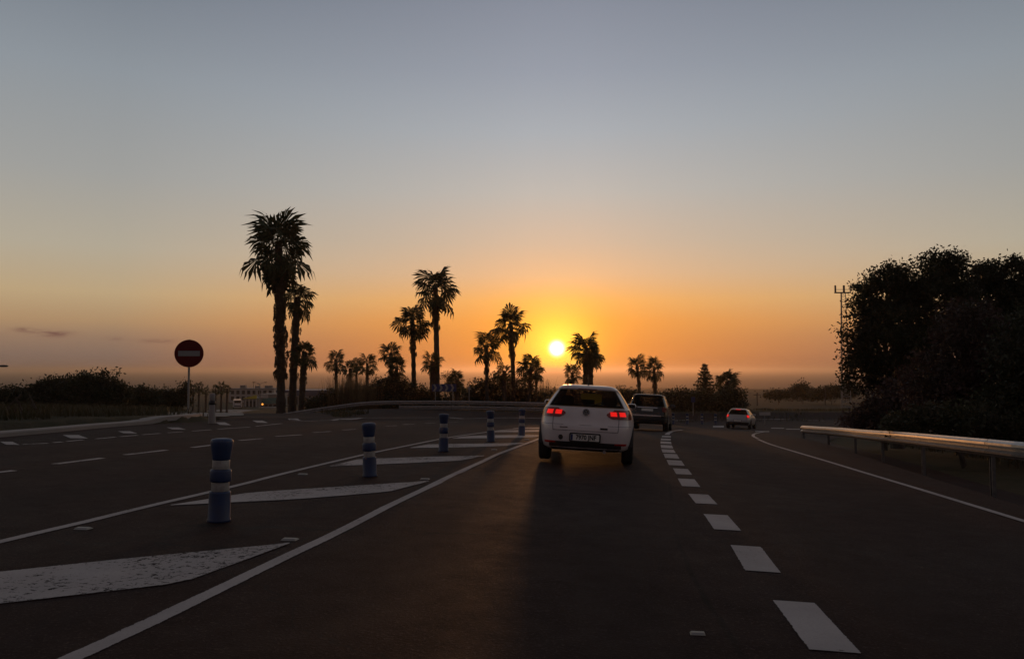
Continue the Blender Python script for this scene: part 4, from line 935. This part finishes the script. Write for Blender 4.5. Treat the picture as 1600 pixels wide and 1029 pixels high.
def limbs(mb, base, ends, r0, seed):
    q = random.Random(seed); fork = Vector(base) + Vector((q.uniform(-.1, .1), 0, max(.4, (ends[0][2] - base[2]) * .35)))
    mb.tube([base, (Vector(base) + fork) / 2 + Vector((q.uniform(-.1, .1), q.uniform(-.1, .1), 0)), fork], [r0 * 1.25, r0, r0 * .85], 9)
    for e in ends:
        e = Vector(e); m1 = fork.lerp(e, .5) + Vector((q.uniform(-.3, .3), q.uniform(-.3, .3), q.uniform(0, .4)))
        mb.tube([fork, m1, e], [r0 * .6, r0 * .38, r0 * .12], 6)
def bush(name, label, cat, blobs_px, d, m, leaf=.14, dens=60, base=None, seed=0, group=None, depth=1.0, trunk=.08, name_crown='foliage', holes=0.0):
    """blobs_px: (px, row, rx_px, ry_px) seen in the photograph, set at distance d with real depth"""
    q = random.Random(seed); B = []
    for (px, row, rx, ry) in blobs_px:
        c = pt(px, row, d); B.append([c[0], d + q.uniform(-.4, .4) * rx / F * d, c[2], rx / F * d, rx / F * d * depth, ry / F * d])
    cx = sum(b[0] for b in B) / len(B) if base is None else pt(base, 600, d)[0]; g = z1(cx, d); root = empty(name, (cx, d, g)); tag(root, label, cat, group)
    Bl = [(b[0] - cx, b[1] - d, b[2] - g, b[3], b[4], b[5]) for b in B]
    V, Q = leaves(Bl, dens, leaf * 1.3, seed, holes=holes); V[:, 2] = np.maximum(V[:, 2], -.1)
    ob(name_crown, npmesh(name_crown, V, Q), m, root)
    mb = MB(); limbs(mb, (0, 0, -.2), [(b[0], b[1], max(.3, b[2])) for b in Bl], trunk, seed); mb.build('trunk' if name.endswith('tree') else 'stems', M['bark'], root)
    return root
# left: dark rounded trees on the verge
G = 'dark rounded trees on the left'
bush('broadleaf_tree', 'largest dark rounded tree on the left, dome above the others', 'tree', [(152, 606, 42, 26), (128, 612, 26, 22), (178, 618, 22, 24), (150, 630, 46, 20)], 58, M['bush'], .19, 75, seed=1, group=G, trunk=.14)
bush('broadleaf_tree', 'second dark rounded tree left of the domed one', 'tree', [(84, 606, 26, 18), (62, 614, 22, 18), (108, 612, 22, 20), (85, 630, 40, 18)], 59, M['bush'], .19, 75, seed=2, group=G, trunk=.14)
bush('broadleaf_tree', 'low dark tree at the left picture edge under the lamp head', 'tree', [(34, 622, 24, 18), (6, 625, 26, 20), (46, 630, 24, 16), (-22, 622, 24, 22)], 60, M['bush'], .19, 75, seed=3, group=G, trunk=.12)
bush('broadleaf_tree', 'low dark tree between the domed tree and the no entry sign', 'tree', [(216, 620, 22, 17), (236, 622, 18, 16), (205, 630, 20, 14)], 72, M['bush'], .2, 70, seed=4, group=G, trunk=.12)
bush('broadleaf_tree', 'low dark tree behind the no entry sign pole', 'tree', [(262, 622, 20, 17), (282, 622, 15, 16), (250, 630, 20, 12), (290, 606, 7, 10)], 76, M['bush'], .2, 70, seed=5, group=G, trunk=.12)
for k, (px, lab) in enumerate(((14, 'leftmost of three pinkish young shrubs at the far left verge'), (31, 'middle one of three pinkish young shrubs at the far left verge'), (50, 'rightmost of three pinkish young shrubs at the far left verge'))):
    bush('shrub', lab, 'shrub', [(px, 652 - 2 * k, 7.5, 9), (px + 1, 664 - 2 * k, 6, 8)], 24, M['bract'], .10, 90, seed=60 + k, group='young shrubs on the left verge', trunk=.05)
# middle: planted island behind the long guard rail
G = 'bushes behind the long guard rail'
bush('bush', 'big round dark bush with two palms growing out of it', 'bush', [(612, 606, 30, 22), (590, 618, 24, 22), (640, 616, 24, 20), (615, 628, 44, 16)], 66, M['bush'], .16, 60, seed=11, group=G)
bush('bush', 'dark bush between the big round bush and the chevron board', 'bush', [(664, 622, 18, 14), (680, 628, 22, 12), (655, 630, 18, 11)], 66, M['bush'], .16, 60, seed=12, group=G)
bush('bush', 'thin leafed light bush above the chevron board', 'bush', [(697, 592, 10, 14), (706, 605, 16, 16), (722, 622, 20, 16), (700, 628, 18, 10)], 67, M['bush'], .13, 30, seed=13, group=G)
bush('bush', 'dark hedge like bush right of the chevron board', 'bush', [(752, 612, 20, 20), (775, 604, 24, 22), (735, 622, 16, 14), (765, 628, 34, 14)], 68, M['bush'], .16, 56, seed=14, group=G)
bush('bush', 'dark bush under the palms just left of the sun', 'bush', [(802, 608, 20, 20), (826, 618, 20, 16), (808, 628, 30, 14), (846, 626, 14, 12)], 69, M['bush'], .16, 56, seed=15, group=G)
bush('bush', 'low bush below the sun, left of the white hatchback roof', 'bush', [(864, 622, 16, 16), (884, 620, 18, 14), (910, 624, 22, 18), (870, 634, 30, 10)], 70, M['bush'], .17, 50, seed=16, group=G)
bush('bush', 'low dark bush between the left palm trunks and the dry grass', 'bush', [(505, 628, 20, 13), (520, 622, 12, 14), (488, 632, 14, 9), (540, 630, 18, 11)], 64, M['bush'], .16, 56, seed=17, group=G)
bush('bush', 'bush between the white hatchback and the two palms', 'bush', [(948, 622, 20, 14), (972, 618, 18, 12), (990, 622, 16, 14)], 74, M['bush'], .2, 40, seed=18, group=G)
def blades(name, label, cat, px, d, base_row, w_px, h_px, n, m, width=.02, seed=0, lean=.35, kind=None):
    g = np.random.default_rng(seed); c = pt(px, base_row, d); gz = z1(c[0], d); root = empty(name, (c[0], d, gz)); tag(root, label, cat)
    W = w_px / F * d; H = h_px / F * d + (c[2] - gz)
    V = []; Q = []
    for k in range(n):
        x, y = g.normal() * W * .35, g.normal() * W * .3; h = H * g.uniform(.55, 1.05); a = g.uniform(0, 6.28); l = abs(g.normal()) * lean * h * .5
        dx, dy = math.cos(a), math.sin(a); o = len(V); wx, wy = -dy * width, dx * width
        p = [np.array((x + dx * l * t * t, y + dy * l * t * t, h * t)) for t in (0, .5, 1)]
        for i, s in enumerate((1, .8, .25)): V += [p[i] + np.array((wx, wy, 0)) * s, p[i] - np.array((wx, wy, 0)) * s]
        Q += [(o, o + 1, o + 3, o + 2), (o + 2, o + 3, o + 5, o + 4)]
    ob('blades', npmesh('blades', np.array(V), np.array(Q)), m, root)
blades('grass_clump', 'tall dry straw coloured grass clump under the small palms', 'grass clump', 548, 64, 632, 46, 44, 900, M['straw'], .02, 1)
blades('grass_clump', 'smaller dry grass clump leaning on the big round bush', 'grass clump', 574, 64.5, 632, 22, 34, 260, M['straw'], .02, 2)
blades('reed_clump', 'thin reeds standing below the sun, left of the white hatchback', 'reeds', 850, 66, 632, 18, 42, 90, M['bush'], .02, 3, .5)
# right of the cars, across the junction
G = 'bushes across the junction'
bush('bush', 'dark bush mass behind the black car roof', 'bush', [(1050, 624, 26, 15), (1072, 618, 16, 12), (1030, 630, 20, 14), (1062, 640, 34, 14)], 78, M['bush'], .22, 34, seed=21, group=G)
bush('bush', 'dark bush at the foot of the conical tree', 'bush', [(1100, 626, 24, 16), (1085, 636, 20, 14), (1112, 640, 26, 14)], 80, M['bush'], .22, 34, seed=22, group=G)
bush('bush', 'dark bush at the foot of the round headed palm', 'bush', [(1140, 618, 16, 12), (1154, 616, 12, 9), (1132, 632, 22, 16), (1150, 636, 18, 13)], 78, M['bush'], .22, 34, seed=23, group=G)
bush('broadleaf_tree', 'small humped tree on the far skyline right of the silver car', 'tree', [(1253, 606, 10, 9), (1246, 614, 14, 9), (1262, 614, 16, 8)], 190, M['bush'], .45, 14, seed=24, group='trees on the right skyline')
bush('broadleaf_tree', 'long low tree on the far skyline beside the big dark trees', 'tree', [(1288, 613, 16, 7), (1306, 612, 16, 8), (1325, 612, 18, 9), (1275, 617, 16, 5)], 180, M['bush'], .45, 14, seed=25, group='trees on the right skyline')
bush('broadleaf_tree', 'low flat tree on the far skyline left of the humped tree', 'tree', [(1216, 616, 12, 5), (1204, 618, 10, 4), (1228, 618, 9, 4)], 185, M['bush'], .45, 14, seed=26, group='trees on the right skyline')
def conifer():
    d = 96; top = pt(1101, 569, d); g = z1(top[0], d); r = empty('conical_tree', (top[0], d, g)); tag(r, 'conical tiered pine left of the round headed palm', 'tree'); h = top[2] - g; q = random.Random(5)
    MB().tube([(0, 0, -.2), (0, 0, h * .5), (0, 0, h)], [.22, .13, .03], 8).build('trunk', M['bark'], r)
    V = []; Q = []; n = 12; gg = np.random.default_rng(3); lb = MB()
    for i in range(n):
        t = i / (n - 1); z = h * .18 + h * .80 * t; rad = (1 - t) ** 1.0 * 2.3 + .08
        for k in range(7):
            a = k * 2 * math.pi / 7 + i * .5 + q.uniform(-.15, .15); rr = rad * q.uniform(.8, 1.1); dr = np.array((math.cos(a), math.sin(a), .12)); lb.tube([(0, 0, z), tuple(dr * rr + np.array((0, 0, z)))], [.03, .01], 4)
            m_ = int(8 + rr * 13)
            for j in range(m_):
                s = (j + .5) / m_ * rr; p = dr * s + np.array((0, 0, z)) + gg.normal(size=3) * .05; ax = gg.normal(size=3) * .5 + np.array((0, 0, -.4)) + dr * .4; ax /= np.linalg.norm(ax)
                b = np.cross(ax, gg.normal(size=3)); b /= np.linalg.norm(b); L = .32; o = len(V); V += [p - b * .05, p + b * .05, p + ax * L + b * .04, p + ax * L - b * .04]; Q.append((o, o + 1, o + 2, o + 3))
    tag(lb.build('branches', M['bark'], r), kind='stuff'); ob('crown', npmesh('crown', np.array(V), np.array(Q)), M['pine'], r)
conifer()
# big dark trees and bushes on the right bank
G = 'big dark trees on the right bank'
bush('eucalyptus_tree', 'big dark tree at right with the highest crown, in front of the mast', 'tree', [(1466, 414, 32, 24), (1428, 442, 46, 30), (1388, 446, 34, 34), (1364, 470, 34, 38), (1340, 518, 28, 40), (1335, 560, 22, 30), (1392, 520, 62, 66), (1454, 500, 66, 72), (1490, 446, 28, 34),
      (1362, 572, 26, 26), (1328, 592, 12, 16), (1346, 600, 10, 14), (1372, 602, 12, 14), (1420, 580, 60, 46)], 33, M['leaf'], .13, 135, base=1400, seed=31, group=G, trunk=.22, name_crown='crown', holes=.42)
bush('eucalyptus_tree', 'second big dark tree at the right picture edge with feathery top twigs', 'tree', [(1524, 432, 24, 18), (1556, 436, 26, 16), (1584, 430, 26, 26), (1540, 470, 50, 40), (1600, 470, 50, 40), (1640, 450, 50, 50), (1690, 470, 60, 60), (1580, 530, 80, 60), (1660, 560, 80, 70), (1552, 414, 9, 7), (1566, 420, 8, 8), (1583, 408, 9, 7), (1597, 413, 10, 9), (1530, 418, 8, 8)], 35, M['leaf'], .13, 130, base=1570, seed=32, group=G, trunk=.22, name_crown='crown', holes=.38)
for k, (px, row, L_) in enumerate(((1306, 524, 10), (1312, 536, 9), (1304, 548, 8))): pass
G = 'dense bushes on the right bank'
bush('bush', 'dense dusky pink tinted bush in the middle of the right bank', 'bush', [(1520, 560, 62, 80), (1470, 610, 60, 56), (1560, 620, 60, 60), (1510, 520, 44, 50)], 25, M['bract'], .12, 120, seed=33, group=G)
bush('bush', 'dark green bush at the right picture edge above the guard rail', 'bush', [(1606, 560, 56, 80), (1640, 600, 60, 80), (1600, 640, 60, 40), (1690, 560, 60, 110)], 22, M['leaf'], .12, 120, seed=34, group=G)
bush('bush', 'low sloping bush at the left end of the right bank', 'bush', [(1392, 640, 44, 28), (1362, 654, 36, 20), (1430, 630, 48, 46), (1340, 662, 22, 11)], 29, M['bract'], .12, 110, seed=35, group=G)
bush('bush', 'low bush right behind the guard rail at the bank foot', 'bush', [(1470, 656, 50, 28), (1530, 662, 50, 30), (1590, 672, 50, 30), (1420, 662, 40, 18)], 21, M['bush'], .11, 110, seed=36, group=G)

# ------------------------------------------------------------------ town buildings
def building(name, label, x0, x1, top, d, depth, m, roof_m, windows=(), parapet=.25, extra=None):
    a, b = pt(x0, top, d), pt(x1, top, d); cx = (a[0] + b[0]) / 2; g = z1(cx, d + 2) - .6; W = b[0] - a[0]; H = a[2] - g
    r = empty(name, (cx, d, g)); tag(r, label, 'building', 'buildings of the town')
    MB().box((0, depth / 2, H / 2 - .1), (W, depth, H - .2)).build('wall', m, r)
    MB().box((0, depth / 2, H - .05), (W + .3, depth + .3, .3)).build('roof', roof_m, r)
    for (wx, wz, ww, wh) in windows:
        x = -W / 2 + wx * W; f = MB().box((x, -.03, wz * H), (ww + .16, .08, wh + .16)).build('window', M['greywall'], r); MB().box((x, -.075, wz * H), (ww, .03, wh)).build('pane', M['win'], f)
    return r, W, H
W_ = [(x, z, .9, 1.1) for z in (.42, .78) for x in (.08, .2, .32, .44, .56, .68, .8, .92)]
r_, W, H = building('apartment_building', 'white flat roofed building with small windows in the town', 358, 428, 607, 250, 12, M['wall'], M['greywall'], W_)
for x, w, h in ((-W * .3, 1.6, .9), (.4, 1.2, .7), (W * .28, 2.2, .8)): MB().box((x, 5, H + h / 2 + .1), (w, 1.6, h)).build('roof_plant', M['greywall'], r_)
MB().tube([(-1, 5, H), (-1, 5, H + 2.2)], .06, 6).build('roof_aerial', M['lampdark'], r_)
r_, W, H = building('warehouse', 'long warehouse with a dark blue upper wall right of the left palms', 432, 516, 610, 235, 16, M['greywall'], M['navy'], [(x, .45, 1.4, .8) for x in (.56, .68, .8, .92)])
MB().box((0, -.10, H - .8), (W + .2, .16, 1.5)).build('blue_band', M['navy'], r_)
for x in (.06, .18, .3): MB().box((W * (x - .5), -.06, 1.5), (3, .1, 2.8)).build('door', M['win'], r_)
r_, W, H = building('annex_building', 'narrow pale annex at the right end of the blue warehouse', 515, 523, 608, 232, 8, M['wall'], M['greywall'], [(.5, .6, .6, .9)])
r_, W, H = building('shop', 'low shop with a yellow fascia behind the white van', 381, 404, 622, 205, 8, M['greywall'], M['greywall'])
MB().prism([(-W / 2 - .1, H - .1), (W / 2 - .4, H - .1), (W / 2 - .4, H + .9), (0, H + .5), (-W / 2 - .1, H - .02)], -.4, -.1).build('yellow_fascia', M['ywall'], r_)
for x in (-.36, -.12, .12, .36): MB().box((W * x, -.14, (H - .2) / 2), (.28, .28, H - .3)).build('column', M['wall'], r_)
for x in (-.24, 0, .24): MB().box((W * x, -.04, (H - .6) / 2), (W * .17, .06, H - .9)).build('shop_window', M['win'], r_)
r_, W, H = building('shop', 'low shop with a teal fascia left of the tall palm trunk', 405, 434, 616, 208, 9, M['greywall'], M['greywall'])
MB().box((0, -.1, H - 1.6), (W, .16, 1.5)).build('teal_fascia', M['teal'], r_); MB().box((-W * .2, -.12, H - .5), (W * .38, .16, .9)).build('pale_sign_board', M['wall'], r_)
for x in (-.36, -.12, .12, .36): MB().box((W * x, -.04, (H - 2.4) / 2), (W * .16, .06, H - 2.8)).build('shop_window', M['win'], r_)
p = at(410, 636); r_ = empty('beacon_lamp', p); tag(r_, 'small glowing amber lamp at the shop fronts', 'lamp'); MB().tube([(0, 0, 0), (0, 0, .55)], .06, 6).build('post', M['lampdark'], r_); MB().lathe([(.05, .55), (.22, .62), (.25, .8), (.15, .98), (.02, 1.02)], 10).build('lamp', M['amber'], r_, True)
def pole(px, top, d, label):
    t = pt(px, top, d); g = z1(t[0], d); r = empty('utility_pole', (t[0], d, g)); tag(r, label, 'utility pole', 'utility poles'); h = t[2] - g
    MB().tube([(0, 0, -.3), (0, 0, h)], [.16, .11], 8).build('pole', M['bark'], r); MB().box((0, 0, h - .5), (1.6, .1, .12)).build('cross_arm', M['bark'], r)
pole(1183, 613, 170, 'short wooden pole on the skyline right of the silver car'); pole(1289, 601, 175, 'thin pole rising over the long low tree at right')

# ------------------------------------------------------------------ grass
def grass_field(name, boxes, n, h, m, seed, mask):
    g = np.random.default_rng(seed); X = []; Y = []
    for (x0, x1, y0, y1, f) in boxes:
        k = int(n * f); X.append(g.uniform(x0, x1, k)); Y.append(g.uniform(y0, y1, k))
    X = np.concatenate(X); Y = np.concatenate(Y); u = u_of(X, Y); keep = mask(X, Y, u); X, Y = X[keep], Y[keep]
    dens = (np.sin(X * .8 + np.sin(Y * .6) * 1.5) * np.sin(Y * .7 + 1) * .5 + .55) > g.random(len(X)) * .9; X, Y = X[dens], Y[dens]; Z = zg(X, Y) - .03; n = len(X)
    a = g.uniform(0, 6.28, n); H = h * g.uniform(.4, 1.2, n); l = H * g.uniform(.1, .6, n); w = H * .045 + .006
    b = np.stack([X, Y, Z], 1); dx = np.stack([-np.sin(a) * w, np.cos(a) * w, 0 * a], 1); mid = b + np.stack([np.cos(a) * l * .3, np.sin(a) * l * .3, H * .6], 1); tip = b + np.stack([np.cos(a) * l, np.sin(a) * l, H], 1)
    V = np.stack([b - dx, b + dx, mid + dx * .7, mid - dx * .7, tip + dx * .15, tip - dx * .15], 1).reshape(-1, 3)
    o = np.arange(n)[:, None] * 6; Q = np.concatenate([o + np.array([[0, 1, 2, 3]]), o + np.array([[3, 2, 4, 5]])])
    tag(ob(name, npmesh(name, V, Q), m), kind='stuff')
grass_field('verge_grass', [(-36, -9, 12, 50, .7), (-40, -20, 40, 60, .3)], 90000, .30, M['grass'], 5, lambda X, Y, u: (u < -12.4) & ~((X < -6) & (np.abs(X + 8 + (Y - 27) * .36) < 4) & (Y > 27)))
grass_field('bank_grass', [(8, 22, 8, 46, .5), (12, 60, 60, 110, .5)], 60000, .28, M['grass'], 6, lambda X, Y, u: np.where(Y < 56, (u > 12.0), u < -5.0) )
